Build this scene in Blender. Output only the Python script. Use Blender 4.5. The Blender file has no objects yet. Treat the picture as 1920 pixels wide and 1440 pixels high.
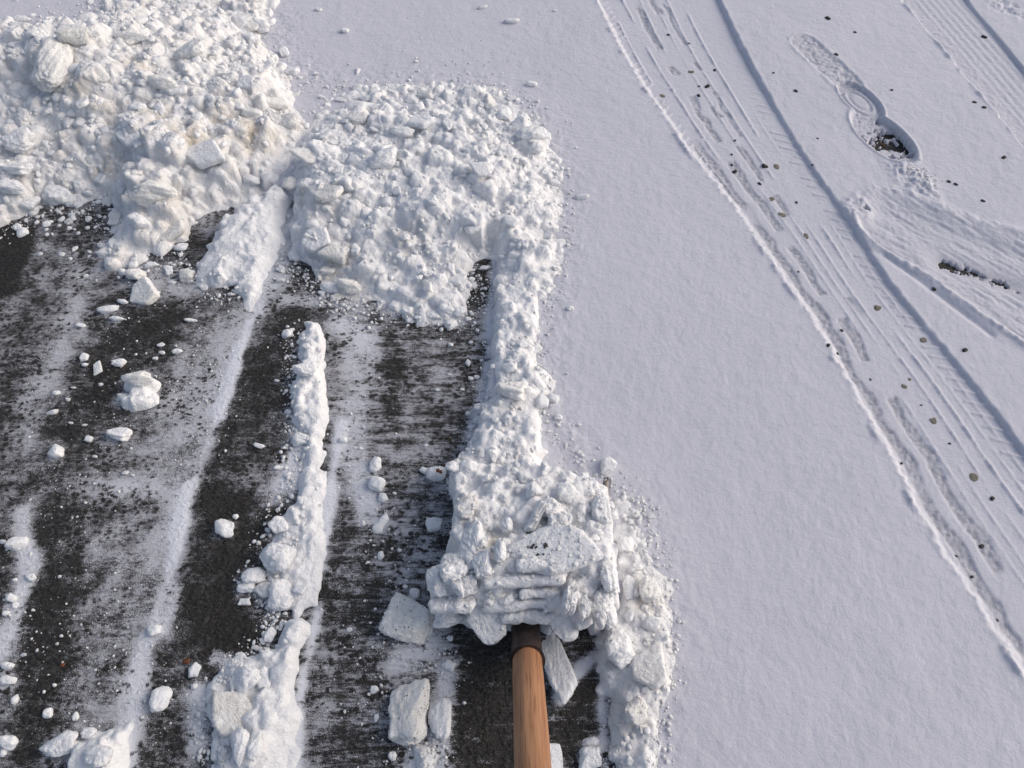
import bpy, bmesh, math, random
import numpy as np
from mathutils import Vector, Matrix

# ------------------------------------------------------------------ camera, light, exposure
scene = bpy.context.scene
COL = scene.collection
CAM_H, PITCH, FPX = 1.15, 58.0, 1331.0
cam_d = bpy.data.cameras.new('camera')
cam_d.sensor_width = 36.0
cam_d.lens = FPX / 1920 * 36.0
cam_d.clip_start, cam_d.clip_end = 0.02, 1000
cam = bpy.data.objects.new('camera', cam_d)
cam.location = (0, 0, CAM_H)
cam.rotation_euler = (math.radians(90 - PITCH), 0, 0)
COL.objects.link(cam)
scene.camera = cam

SUN_EL, SUN_AZ = 33.0, 78.0          # azimuth clockwise from +Y
world = bpy.data.worlds.new('World')
scene.world = world
world.use_nodes = True
wn = world.node_tree
wn.nodes.clear()
sky = wn.nodes.new('ShaderNodeTexSky')
sky.sky_type = 'NISHITA'
sky.sun_disc = False
sky.sun_elevation = math.radians(SUN_EL)
sky.sun_rotation = math.radians(SUN_AZ)
sky.dust_density = 4.0
sky.ozone_density = 1.0
hsv = wn.nodes.new('ShaderNodeHueSaturation')
hsv.inputs['Saturation'].default_value = 0.85
bg = wn.nodes.new('ShaderNodeBackground')
bg.inputs['Strength'].default_value = 0.15
wo = wn.nodes.new('ShaderNodeOutputWorld')
wn.links.new(sky.outputs[0], hsv.inputs['Color'])
wn.links.new(hsv.outputs[0], bg.inputs['Color'])
wn.links.new(bg.outputs[0], wo.inputs['Surface'])

sun_d = bpy.data.lights.new('sun', 'SUN')
sun_d.energy = 0.85
sun_d.angle = math.radians(40)
sun_d.color = (1.0, 0.98, 0.95)
sun = bpy.data.objects.new('sun', sun_d)
el, az = math.radians(SUN_EL), math.radians(SUN_AZ)
to_sun = Vector((math.sin(az) * math.cos(el), math.cos(az) * math.cos(el), math.sin(el)))
sun.rotation_euler = (-to_sun).to_track_quat('-Z', 'Y').to_euler()
sun.location = to_sun * 20
COL.objects.link(sun)

scene.view_settings.view_transform = 'Standard'
scene.view_settings.look = 'None'
scene.view_settings.exposure = -0.08
scene.view_settings.gamma = 1.0
scene.view_settings.use_curve_mapping = False
scene.cycles.max_bounces = 6
scene.cycles.diffuse_bounces = 3

random.seed(11)
RNG = np.random.default_rng(7)

# ------------------------------------------------------------------ maths helpers
_p = math.radians(PITCH)


def ray(px, py):
    u = (px - 960) / FPX
    v = -(py - 720) / FPX
    return np.array([u, math.cos(_p) + v * math.sin(_p), -math.sin(_p) + v * math.cos(_p)])


def G(px, py, z=0.0):
    """where the line of sight through photo point (px, py) meets the height z"""
    d = ray(px, py)
    t = (CAM_H - z) / -d[2]
    return np.array([d[0] * t, d[1] * t])


def Gs(pts, z=0.0):
    return np.array([G(x, y, z) for x, y in pts])


_T = RNG.random((256, 256)).astype(np.float32)


def vnoise(x, y):
    xi = np.floor(x).astype(np.int64)
    yi = np.floor(y).astype(np.int64)
    fx = (x - xi)
    fy = (y - yi)
    fx = fx * fx * fx * (fx * (fx * 6 - 15) + 10)
    fy = fy * fy * fy * (fy * (fy * 6 - 15) + 10)
    x0, x1, y0, y1 = xi & 255, (xi + 1) & 255, yi & 255, (yi + 1) & 255
    a = _T[y0, x0] * (1 - fx) + _T[y0, x1] * fx
    b = _T[y1, x0] * (1 - fx) + _T[y1, x1] * fx
    return (a * (1 - fy) + b * fy) * 2 - 1


def fbm(x, y, freq, octv=4, gain=0.5, seed=0.0):
    s = np.zeros(np.broadcast(x, y).shape)
    a, n = 1.0, 0.0
    c, sn = 0.8, 0.6
    px, py = x * freq + 17.3 * seed + 5.1, y * freq - 9.7 * seed + 3.3
    for k in range(octv):
        s += a * vnoise(px, py)
        n += a
        a *= gain
        px, py = (c * px - sn * py) * 2.03 + 11.7, (sn * px + c * py) * 2.03 + 4.9
    return s / n


def noise3(v, freq, seed):
    return (vnoise(v[:, 0] * freq + seed * 3.1, v[:, 1] * freq + v[:, 2] * freq * 0.73 + seed) + vnoise(v[:, 1] * freq - seed, v[:, 2] * freq + v[:, 0] * freq * .61 + 7 * seed)
            + vnoise(v[:, 2] * freq + 2 * seed, v[:, 0] * freq - v[:, 1] * freq * .57)) / 3


def sstep(a, b, x):
    t = np.clip((x - a) / (b - a), 0, 1)
    return t * t * (3 - 2 * t)


def polyline(X, Y, pts):
    """distance to the polyline, arc length there, signed side (+ on its right)"""
    best = np.full(X.shape, 1e9)
    S = np.zeros(X.shape)
    side = np.zeros(X.shape)
    acc = 0.0
    n = len(pts) - 1
    for k in range(n):
        a, b = pts[k], pts[k + 1]
        e = b - a
        L = math.hypot(*e)
        e = e / L
        dx, dy = X - a[0], Y - a[1]
        t = np.clip(dx * e[0] + dy * e[1], 0, L)
        d2 = (dx - t * e[0]) ** 2 + (dy - t * e[1]) ** 2
        m = d2 < best
        best = np.where(m, d2, best)
        S = np.where(m, acc + t, S)
        side = np.where(m, dx * e[1] - dy * e[0], side)
        acc += L
    d = np.sqrt(best)
    return d, S, np.where(side >= 0, d, -d)


def inside_poly(X, Y, pts):
    """signed distance, + inside"""
    q = [np.asarray(p) for p in pts] + [np.asarray(pts[0])]
    d, _, _ = polyline(X, Y, q)
    c = np.zeros(X.shape, bool)
    for a, b in zip(q[:-1], q[1:]):
        if a[1] == b[1]:
            continue
        cr = ((a[1] > Y) != (b[1] > Y)) & (X < (b[0] - a[0]) * (Y - a[1]) / (b[1] - a[1]) + a[0])
        c ^= cr
    return np.where(c, d, -d)


def smooth_line(pts, n=6):
    """Catmull-Rom through the points"""
    p = np.asarray(pts, float)
    p = np.vstack([2 * p[0] - p[1], p, 2 * p[-1] - p[-2]])
    out = []
    for i in range(1, len(p) - 2):
        for t in np.linspace(0, 1, n, endpoint=False):
            out.append(0.5 * ((2 * p[i]) + (p[i + 1] - p[i - 1]) * t + (2 * p[i - 1] - 5 * p[i] + 4 * p[i + 1] - p[i + 2]) * t * t
                              + (-p[i - 1] + 3 * p[i] - 3 * p[i + 1] + p[i + 2]) * t ** 3))
    out.append(p[-2])
    return np.array(out)


def blur(H, n=1):
    for _ in range(n):
        P = np.pad(H, 1, mode='edge')
        H = (P[:-2, 1:-1] + 2 * P[1:-1, 1:-1] + P[2:, 1:-1]) / 4
        P = np.pad(H, 1, mode='edge')
        H = (P[1:-1, :-2] + 2 * P[1:-1, 1:-1] + P[1:-1, 2:]) / 4
    return H


def sample(H, xs, ys, X, Y):
    """bilinear lookup on a uniform grid"""
    d = xs[1] - xs[0]
    fx = np.clip((X - xs[0]) / d, 0, len(xs) - 1.001)
    fy = np.clip((Y - ys[0]) / d, 0, len(ys) - 1.001)
    i, j = fx.astype(int), fy.astype(int)
    u, v = fx - i, fy - j
    return (H[j, i] * (1 - u) + H[j, i + 1] * u) * (1 - v) + (H[j + 1, i] * (1 - u) + H[j + 1, i + 1] * u) * v


# ------------------------------------------------------------------ object helpers
def tag(o, label=None, cat=None, group=None, kind=None):
    if label:
        o['label'] = label
    if cat:
        o['category'] = cat
    if group:
        o['group'] = group
    if kind or cat:
        o['kind'] = kind or 'thing'
    return o


def grid_mesh(name, xs, ys, Z, keep=None, attrs=None, mat=None, shift=None):
    """a height sheet on a (possibly graded) grid; keep = mask of the quads to build"""
    ny, nx = Z.shape
    XX, YY = np.meshgrid(xs, ys)
    if shift is not None:
        XX, YY = XX + shift[0], YY + shift[1]
    idx = np.arange(nx * ny).reshape(ny, nx)
    quads = np.stack([idx[:-1, :-1], idx[:-1, 1:], idx[1:, 1:], idx[1:, :-1]], -1).reshape(-1, 4)
    if keep is not None:
        quads = quads[keep.reshape(-1)]
    used = np.zeros(nx * ny, bool)
    used[quads.ravel()] = True
    remap = np.cumsum(used) - 1
    quads = remap[quads]
    co = np.stack([XX, YY, Z], -1).reshape(-1, 3)[used]
    me = bpy.data.meshes.new(name)
    me.vertices.add(len(co))
    me.vertices.foreach_set('co', co.astype(np.float32).ravel())
    me.loops.add(len(quads) * 4)
    me.loops.foreach_set('vertex_index', quads.astype(np.int32).ravel())
    me.polygons.add(len(quads))
    me.polygons.foreach_set('loop_start', np.arange(0, len(quads) * 4, 4, dtype=np.int32))
    me.update(calc_edges=True)
    me.polygons.foreach_set('use_smooth', np.ones(len(quads), bool))
    for k, A in (attrs or {}).items():
        at = me.attributes.new(k, 'FLOAT', 'POINT')
        at.data.foreach_set('value', A.reshape(-1)[used].astype(np.float32))
    if mat:
        me.materials.append(mat)
    o = bpy.data.objects.new(name, me)
    COL.objects.link(o)
    return o


# ------------------------------------------------------------------ materials
class NT:
    def __init__(self, name):
        self.m = bpy.data.materials.new(name)
        self.m.use_nodes = True
        self.t = self.m.node_tree
        self.b = self.t.nodes['Principled BSDF']
        self.geo = self.t.nodes.new('ShaderNodeNewGeometry')

    def n(self, kind, **kw):
        nd = self.t.nodes.new('ShaderNode' + kind)
        for k, v in kw.items():
            setattr(nd, k, v)
        return nd

    def l(self, a, b):
        self.t.links.new(a, b)

    def noise(self, scale, detail=3, rough=0.55, vec=None, stretch=None):
        nd = self.n('TexNoise')
        nd.inputs['Scale'].default_value = scale
        nd.inputs['Detail'].default_value = detail
        nd.inputs['Roughness'].default_value = rough
        v = vec or self.geo.outputs['Position']
        if stretch:
            mp = self.n('Mapping')
            mp.inputs['Scale'].default_value = stretch
            self.l(v, mp.inputs['Vector'])
            v = mp.outputs[0]
        self.l(v, nd.inputs['Vector'])
        return nd.outputs['Fac']

    def ramp(self, fac, lo, hi, a=0.0, b=1.0):
        nd = self.n('MapRange', interpolation_type='SMOOTHSTEP')
        self.l(fac, nd.inputs['Value'])
        for k, v in (('From Min', lo), ('From Max', hi), ('To Min', a), ('To Max', b)):
            nd.inputs[k].default_value = v
        return nd.outputs[0]

    def math(self, op, a, b=None, c=None):
        nd = self.n('Math', operation=op)
        for k, v in enumerate((a, b, c)):
            if v is None:
                continue
            if isinstance(v, (int, float)):
                nd.inputs[k].default_value = v
            else:
                self.l(v, nd.inputs[k])
        return nd.outputs[0]

    def mix(self, fac, a, b):
        nd = self.n('Mix', data_type='RGBA')
        for k, v in ((0, fac), (6, a), (7, b)):
            if isinstance(v, (int, float)):
                nd.inputs[k].default_value = v
            elif isinstance(v, tuple):
                nd.inputs[k].default_value = (*v, 1)
            else:
                self.l(v, nd.inputs[k])
        return nd.outputs[2]

    def bump(self, h, dist, strength=1.0, prev=None):
        nd = self.n('Bump')
        nd.inputs['Distance'].default_value = dist
        nd.inputs['Strength'].default_value = strength
        self.l(h, nd.inputs['Height'])
        if prev:
            self.l(prev, nd.inputs['Normal'])
        return nd.outputs[0]

    def attr(self, name):
        nd = self.n('Attribute', attribute_name=name)
        return nd.outputs['Fac']


WARM = (0.56, 0.50, 0.42)


def snow_material(name, base, dirt=0.0, specks=0.0, use_attr=False, grain=1.0, thin=False):
    k = NT(name)
    c = k.mix(k.noise(14, 3), tuple(v * 0.93 for v in base), base)
    big = k.noise(26, 4, 0.6)
    if use_attr:
        d = k.math('MULTIPLY', k.attr('dirt'), k.ramp(big, 0.36, 0.62, 0.25, 1.0))
        c = k.mix(d, c, WARM)
        sp = k.math('MULTIPLY', k.ramp(k.noise(330, 2, 0.6), 0.60, 0.70), k.math('MULTIPLY', k.attr('dirt'), k.ramp(k.noise(40, 3), 0.48, 0.62)))
        c = k.mix(sp, c, (0.13, 0.11, 0.085))
    elif dirt > 0 or specks > 0:
        c = k.mix(k.math('MULTIPLY', k.ramp(big, 0.36, 0.66), dirt), c, WARM)
        sp = k.math('MULTIPLY', k.ramp(k.noise(300, 2, 0.6), 0.57, 0.66), k.math('MULTIPLY', k.ramp(k.noise(45, 3), 0.46, 0.60), specks))
        c = k.mix(sp, c, (0.09, 0.08, 0.065))
    if thin:
        t = k.math('MULTIPLY', k.attr('thin'), k.ramp(k.noise(420, 2, 0.6), 0.30, 0.62, 0.5, 1.0))
        c = k.mix(t, c, (0.20, 0.205, 0.23))
    k.l(c, k.b.inputs['Base Color'])
    k.b.inputs['Roughness'].default_value = 0.75
    k.b.inputs['Subsurface Weight'].default_value = 0.6
    k.b.inputs['Subsurface Radius'].default_value = (1.0, 1.0, 1.05)
    k.b.inputs['Subsurface Scale'].default_value = 0.006
    k.b.inputs['Specular IOR Level'].default_value = 0.25
    n1 = k.bump(k.noise(120, 3, 0.6), 0.0035 * grain)
    n2 = k.bump(k.noise(520, 2, 0.6), 0.0012 * grain, 1.0, n1)
    k.l(n2, k.b.inputs['Normal'])
    return k.m


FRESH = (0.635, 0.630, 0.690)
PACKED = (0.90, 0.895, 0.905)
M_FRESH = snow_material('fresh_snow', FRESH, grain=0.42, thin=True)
M_HEAP = snow_material('heaped_snow', PACKED, use_attr=True, grain=1.4)
M_WHITE = snow_material('white_snow_chunk', (0.89, 0.89, 0.905), grain=1.5)
M_BEIGE = snow_material('beige_snow_chunk', (0.89, 0.88, 0.865), dirt=0.14, specks=0.2, grain=1.4)
M_DIRTY = snow_material('speckled_snow_chunk', (0.88, 0.87, 0.855), dirt=0.18, specks=0.85, grain=1.4)
M_GREY = snow_material('grey_snow_chunk', (0.82, 0.815, 0.81), dirt=0.25, specks=0.45, grain=1.5)


def asphalt_material():
    k = NT('asphalt_with_snow_film')
    pos = k.geo.outputs['Position']
    vor = k.n('TexVoronoi')
    vor.inputs['Scale'].default_value = 140
    warp = k.n('Vector' + 'Math', operation='ADD')
    wn_ = k.n('TexNoise')
    wn_.inputs['Scale'].default_value = 60
    k.l(pos, wn_.inputs['Vector'])
    sc = k.n('VectorMath', operation='SCALE')
    sc.inputs['Scale'].default_value = 0.012
    k.l(wn_.outputs['Color'], sc.inputs[0])
    k.l(pos, warp.inputs[0])
    k.l(sc.outputs[0], warp.inputs[1])
    vm = k.n('Mapping')
    vm.inputs['Scale'].default_value = (0.72, 1.0, 1.0)
    k.l(warp.outputs[0], vm.inputs['Vector'])
    k.l(vm.outputs[0], vor.inputs['Vector'])
    stone = k.ramp(vor.outputs['Distance'], 0.0, 0.75, 1.0, 0.0)        # 1 on stone tops
    # the asphalt itself
    asp = k.mix(k.ramp(k.noise(330, 3, 0.7), 0.35, 0.68), (0.009, 0.008, 0.0075), (0.042, 0.038, 0.034))
    asp = k.mix(k.ramp(k.noise(620, 2, 0.6), 0.62, 0.70, 0.0, 0.6), asp, (0.15, 0.145, 0.14))
    cellv = k.n('SeparateColor')
    k.l(vor.outputs['Color'], cellv.inputs[0])
    asp = k.mix(k.ramp(cellv.outputs[0], 0.80, 0.97, 0.0, 0.35), asp, (0.050, 0.042, 0.033))
    asp = k.mix(k.ramp(cellv.outputs[1], 0.92, 0.99, 0.0, 0.4), asp, (0.085, 0.08, 0.072))
    # the snow film caught between the stones
    film = k.attr('film')
    streak = k.noise(1.0, 4, 0.62, stretch=(13, 85, 40))
    fine = k.noise(1.0, 3, 0.6, stretch=(45, 330, 120))
    patch = k.noise(30, 4, 0.6)
    grain = k.noise(640, 2, 0.7)
    mid = k.noise(1.0, 3, 0.65, stretch=(110, 190, 150))
    v = k.math('MULTIPLY_ADD', film, 1.28, -0.56)
    sepx = k.n('SeparateXYZ')
    k.l(pos, sepx.inputs[0])
    lane = k.ramp(sepx.outputs[0], -0.48, -0.22, 0.35, 1.0)          # the lanes scraped later keep finer cross-streaks
    mixs = lambda q: k.math('ADD', 0.5, k.math('MULTIPLY', k.math('SUBTRACT', q, 0.5), lane))
    streak, fine = mixs(streak), mixs(fine)
    for s_, w in ((streak, 1.35), (fine, 0.60), (patch, 1.15), (k.noise(11, 3, 0.6), 0.75), (grain, 1.45), (mid, 0.85)):
        v = k.math('ADD', v, k.math('MULTIPLY', k.math('SUBTRACT', s_, 0.5), w))
    pick = k.math('MULTIPLY', k.ramp(cellv.outputs[2], 0.50, 0.75, 0.1, 1.0), k.ramp(k.noise(9, 3), 0.38, 0.62, 0.15, 1.0))                # only some stones stand clear of the film
    v = k.math('SUBTRACT', v, k.math('MULTIPLY', k.math('MULTIPLY', stone, pick), 0.62))
    cover = k.ramp(v, -0.24, 0.30)
    filmcol = k.mix(k.ramp(film, 0.45, 1.0), (0.44, 0.44, 0.475), (0.78, 0.79, 0.84))
    filmcol = k.mix(k.ramp(k.noise(600, 2, 0.7), 0.54, 0.66, 0.0, 0.75), filmcol, (0.80, 0.81, 0.84))
    col = k.mix(cover, asp, filmcol)
    k.l(col, k.b.inputs['Base Color'])
    k.l(k.ramp(cover, 0.0, 0.6, 0.62, 0.85), k.b.inputs['Roughness'])
    k.b.inputs['Specular IOR Level'].default_value = 0.3
    n1 = k.bump(k.math('MULTIPLY', stone, k.math('MULTIPLY_ADD', cover, -0.55, 1.0)), 0.003, 0.8)
    n2 = k.bump(cover, 0.0015, 0.8, n1)
    n3 = k.bump(k.noise(380, 3, 0.65), 0.0022, 0.9, n2)
    k.l(n3, k.b.inputs['Normal'])
    return k.m


M_ASPHALT = asphalt_material()


def plain(name, a, b, scale, rough=0.6, stretch=None, bump=0.0005, metal=0.0, spec=0.4):
    k = NT(name)
    f = k.noise(scale, 4, 0.6, stretch=stretch)
    k.l(k.mix(k.ramp(f, 0.3, 0.7), a, b), k.b.inputs['Base Color'])
    k.b.inputs['Roughness'].default_value = rough
    k.b.inputs['Metallic'].default_value = metal
    k.b.inputs['Specular IOR Level'].default_value = spec
    k.l(k.bump(f, bump), k.b.inputs['Normal'])
    return k.m


M_PEBBLE = plain('black_pebble', (0.012, 0.011, 0.011), (0.04, 0.037, 0.035), 200, 0.7)
M_BROWN = plain('brown_pebble', (0.13, 0.115, 0.09), (0.22, 0.20, 0.165), 160, 0.8)
M_LEAF = plain('brown_leaf', (0.10, 0.035, 0.012), (0.20, 0.075, 0.03), 90, 0.6)
M_RUST = plain('rusty_socket_steel', (0.024, 0.017, 0.015), (0.070, 0.047, 0.040), 55, 0.55, stretch=(1, 1, 1), bump=0.0012, metal=0.35)
M_BLADE = plain('worn_blade_steel', (0.10, 0.095, 0.09), (0.20, 0.18, 0.165), 40, 0.45, metal=0.8)


def wood_material():
    k = NT('varnished_ash_wood')
    tc = k.n('TexCoord')
    ob = tc.outputs['Object']
    g1 = k.noise(1.0, 4, 0.6, vec=ob, stretch=(90, 90, 5))
    g2 = k.noise(1.0, 3, 0.6, vec=ob, stretch=(420, 420, 14))
    big = k.noise(1.0, 3, 0.6, vec=ob, stretch=(24, 24, 9))
    c = k.mix(k.ramp(g1, 0.3, 0.7), (0.31, 0.145, 0.070), (0.47, 0.245, 0.128))
    c = k.mix(k.ramp(g2, 0.50, 0.68, 0.0, 0.75), c, (0.19, 0.080, 0.036))
    c = k.mix(k.ramp(big, 0.48, 0.70, 0.0, 0.6), c, (0.24, 0.105, 0.050))
    kn = k.n('VectorMath', operation='DISTANCE')
    k.l(ob, kn.inputs[0])
    kn.inputs[1].default_value = (0.004, -0.020, 0.155)
    c = k.mix(k.ramp(kn.outputs['Value'], 0.002, 0.011, 0.75, 0.0), c, (0.15, 0.060, 0.026))
    k.l(c, k.b.inputs['Base Color'])
    k.b.inputs['Roughness'].default_value = 0.5
    k.b.inputs['Specular IOR Level'].default_value = 0.35
    k.l(k.bump(g2, 0.0006, 0.8), k.b.inputs['Normal'])
    return k.m


M_WOOD = wood_material()

# ------------------------------------------------------------------ the ground: asphalt, cleared lanes, snow sheet
SNOW = 0.022
D = 0.0029
xs = np.arange(-1.65, 1.65, D)
ys = np.arange(-0.08, 2.20, D)
X, Y = np.meshgrid(xs, ys)

cleared = [(-2.6, -1.0), (0.16, -1.0)] + [tuple(G(x, y)) for x, y in
          [(1150, 1440), (1146, 1300), (1142, 1180), (1140, 1060), (1120, 960), (900, 930), (853, 905), (868, 850), (900, 780), (912, 720), (920, 600),
           (928, 500), (935, 440), (880, 400), (600, 400), (420, 320), (200, 320), (0, 340)]] + [(-2.6, 1.15)]
dC = inside_poly(X, Y, cleared) + 0.004 * fbm(X, Y, 25, 3)          # + inside the cleared lanes

# film of scraped snow left on the asphalt: (points, half width in photo px, target, weight)
film = 0.36 + 0.10 * fbm(X, Y, 5, 3) + 0.0 * X
STROKES = [
    ([(100, 400), (60, 560), (30, 760), (20, 900)], 110, 0.42, 0.8),
    ([(30, 440), (0, 540)], 28, -0.6, 1.0),
    ([(130, 430), (160, 400)], 60, 0.40, 0.8),
    ([(150, 520), (130, 620), (70, 740)], 40, 0.66, 0.8),
    ([(30, 820), (90, 860)], 40, 0.60, 0.6),
    ([(300, 600), (210, 660), (150, 800), (130, 860)], 48, 0.17, 0.9),
    ([(110, 980), (90, 1120), (100, 1300), (120, 1440)], 52, 0.16, 0.95),
    ([(420, 620), (360, 700), (310, 850), (260, 900)], 75, 0.60, 0.9),
    ([(530, 600), (490, 740), (440, 860)], 45, 0.24, 0.9),
    ([(420, 860), (400, 930)], 34, 0.22, 0.9),
    ([(470, 900), (520, 930)], 36, 0.58, 0.8),
    ([(190, 915), (350, 915)], 26, 0.74, 0.9),
    ([(210, 950), (300, 960)], 24, 0.40, 0.7),
    ([(240, 1020), (220, 1160), (200, 1300), (200, 1440)], 78, 0.55, 0.85),
    ([(210, 990), (190, 1010)], 24, 0.72, 0.8),
    ([(430, 960), (425, 1060), (410, 1160), (440, 1210)], 52, 0.06, 1.0),
    ([(520, 960), (470, 1000)], 20, 0.10, 0.7),
    ([(330, 1250), (400, 1330), (350, 1400)], 34, 0.35, 0.8),
    ([(400, 1235), (500, 1240)], 13, 0.75, 0.8),
    ([(375, 1300), (370, 1390)], 26, 0.86, 0.9),
    ([(660, 610), (670, 760), (655, 860)], 44, 0.74, 0.9),
    ([(640, 600), (690, 640)], 26, 0.85, 0.8),
    ([(700, 620), (710, 760)], 12, 0.70, 0.7),
    ([(800, 620), (800, 760), (800, 870)], 85, 0.47, 0.8),
    ([(735, 680), (745, 690)], 20, 0.14, 0.7),
    ([(720, 750), (735, 770)], 20, 0.18, 0.7),
    ([(760, 860), (800, 860)], 24, 0.58, 0.7),
    ([(680, 900), (690, 970), (710, 985)], 30, 0.84, 0.9),
    ([(780, 960), (800, 1060)], 60, 0.56, 0.8),
    ([(700, 1010), (740, 1020)], 24, 0.25, 0.7),
    ([(640, 1020), (630, 1200), (640, 1440)], 50, 0.40, 0.8),
    ([(700, 1100), (690, 1180)], 30, 0.26, 0.7),
    ([(800, 1200), (760, 1240)], 40, 0.78, 0.9),
    ([(690, 1240), (700, 1300)], 24, 0.30, 0.7),
    ([(905, 1210), (900, 1440)], 52, 0.08, 1.0),
    ([(980, 1250), (980, 1440)], 40, 0.10, 1.0),
    ([(835, 1250), (825, 1440)], 20, 0.80, 0.9),
    ([(790, 1420), (780, 1440)], 28, 0.8, 0.9),
    ([(1090, 1200), (1100, 1440)], 34, 0.22, 0.9),
    ([(1105, 1240), (1050, 1305)], 12, 0.95, 0.95),
    # bright smears of packed powder
    ([(445, 620), (420, 680), (395, 760), (370, 830), (350, 880)], 28, 0.70, 0.8),
    ([(468, 600), (447, 660), (425, 735), (402, 795)], 11, 1.02, 1.0),
    ([(402, 795), (380, 860), (362, 910)], 12, 0.80, 0.8),
    ([(330, 920), (318, 980), (300, 1050)], 26, 0.68, 0.7),
    ([(352, 915), (338, 970), (325, 1050)], 16, 0.98, 1.0),
    ([(320, 1060), (295, 1150), (262, 1240), (245, 1340), (235, 1440)], 20, 0.88, 0.85),
    ([(330, 1100), (310, 1180)], 14, 0.80, 0.8),
    ([(640, 800), (625, 880), (612, 960), (600, 1060)], 14, 1.0, 1.0),
    ([(40, 960), (55, 1060), (30, 1150), (0, 1220)], 22, 0.86, 0.9),
    ([(585, 720), (565, 830), (540, 900)], 26, 0.90, 0.9),
    ([(595, 1150), (560, 1320), (548, 1440)], 15, 1.0, 1.0),
    ([(936, 470), (928, 620), (916, 740), (892, 860)], 22, 0.92, 1.0),
    ([(1128, 1190), (1132, 1440)], 10, 0.85, 0.9),
    ([(210, 470), (280, 520), (350, 530)], 40, 0.66, 0.8),
    ([(390, 390), (420, 420)], 40, 0.60, 0.8),
    ([(500, 470), (480, 580)], 26, 0.88, 0.9),
    ([(545, 400), (535, 480), (515, 540)], 26, 0.72, 0.9),
    ([(540, 560), (640, 570), (720, 575), (860, 600)], 18, 0.72, 0.8),
    ([(900, 480), (880, 560)], 22, 0.35, 0.8),
]
wob = 0.013 * fbm(X, Y, 16, 4, 0.6, seed=3)
for pts, wpx, tgt, wt in STROKES:
    w = Gs(pts)
    m = G(*pts[len(pts) // 2])
    half = wpx * math.sqrt(m[1] ** 2 + CAM_H ** 2) / FPX * 0.95
    lo, hi = w.min(0) - half * 2.2, w.max(0) + half * 2.2
    i0, i1 = np.searchsorted(xs, [lo[0], hi[0]])
    j0, j1 = np.searchsorted(ys, [lo[1], hi[1]])
    if i1 <= i0 or j1 <= j0:
        continue
    sl = (slice(j0, j1), slice(i0, i1))
    d, _, _ = polyline(X[sl], Y[sl], w)
    k = wt * np.exp(-(np.clip(d + wob[sl], 0, 9) / half) ** 2.6)
    film[sl] += (tgt - film[sl]) * k
film = np.where(dC < -0.03, -0.15, film)
film += 0.05 * fbm(X, Y, 40, 3, seed=9)
zasp = 0.0012 * fbm(X, Y, 14, 4) + 0.0014 * sstep(0.72, 1.05, film) * (0.9 + 0.2 * fbm(X, Y, 60, 3, seed=2))


def graded(a, step, far):
    left, right = [a[0]], [a[-1]]
    while left[-1] > -far:
        step *= 1.35
        left.append(left[-1] - step)
        right.append(right[-1] + step)
    return np.array(left[:0:-1] + list(a) + right[1:]), len(left) - 1


def extend(Z, n, v=None):
    return np.pad(Z, n, mode='edge') if v is None else np.pad(Z, n, constant_values=v)


# asphalt: one sheet to the horizon; fine only where it shows
cx, cy = xs[::2], ys[::2]
gx, n = graded(cx, 2 * D, 300)
gy, _ = graded(cy, 2 * D, 300)
_k = (dC > -0.05)[:-1, :-1] | (inside_poly(X, Y, [tuple(p) for p in Gs([(1560, 180), (1960, 400), (1960, 600), (1560, 500)])]) > 0)[:-1, :-1]
asphalt = grid_mesh('asphalt_driveway', xs[::2], ys[::2], zasp[::2, ::2], keep=_k[::2, ::2][:len(ys[::2]) - 1, :len(xs[::2]) - 1], attrs={'film': film[::2, ::2]}, mat=M_ASPHALT)
tag(asphalt, 'dark coarse asphalt of the driveway, scraped in lanes and filmed with snow', kind='structure')
far = grid_mesh('asphalt_ground', gx, gy, np.full((len(gy), len(gx)), -0.012), keep=None, attrs={'film': np.full((len(gy), len(gx)), 0.2)}, mat=M_ASPHALT) if False else None

# the snow sheet
z = np.full(X.shape, SNOW) + 0.0011 * fbm(X, Y, 9, 4, seed=1) + 0.0007 * fbm(X, Y, 55, 3, seed=4) + 0.004 * fbm(X, Y, 1.7, 2, seed=5) + 0.0018 * fbm(X, Y, 4.2, 2, seed=15)
thin = np.zeros(X.shape)
rough = fbm(X, Y, 110, 3, 0.7, seed=6)
rough2 = fbm(X, Y, 45, 3, 0.6, seed=8)

# broad tyre track
TL = Gs(smooth_line([(1098, -40), (1170, 100), (1240, 205), (1300, 290), (1380, 390), (1440, 475), (1500, 560), (1560, 660), (1620, 765), (1690, 890),
                     (1740, 985), (1800, 1080), (1860, 1170), (1925, 1265), (2010, 1400), (2100, 1560)], 3), SNOW)
TR = Gs(smooth_line([(1335, -40), (1390, 80), (1440, 170), (1500, 272), (1560, 358), (1610, 430), (1660, 510), (1740, 610), (1800, 680), (1870, 770),
                     (1930, 850), (2010, 950), (2200, 1200)], 3), SNOW)
TL, TR = TL[:], TR[:]
sel = (slice(None), slice(np.searchsorted(xs, 0.0), None))
xx, yy = X[sel], Y[sel]
_, sL, dL = polyline(xx, yy, TL)
_, sR, dR = polyline(xx, yy, TR)
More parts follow.
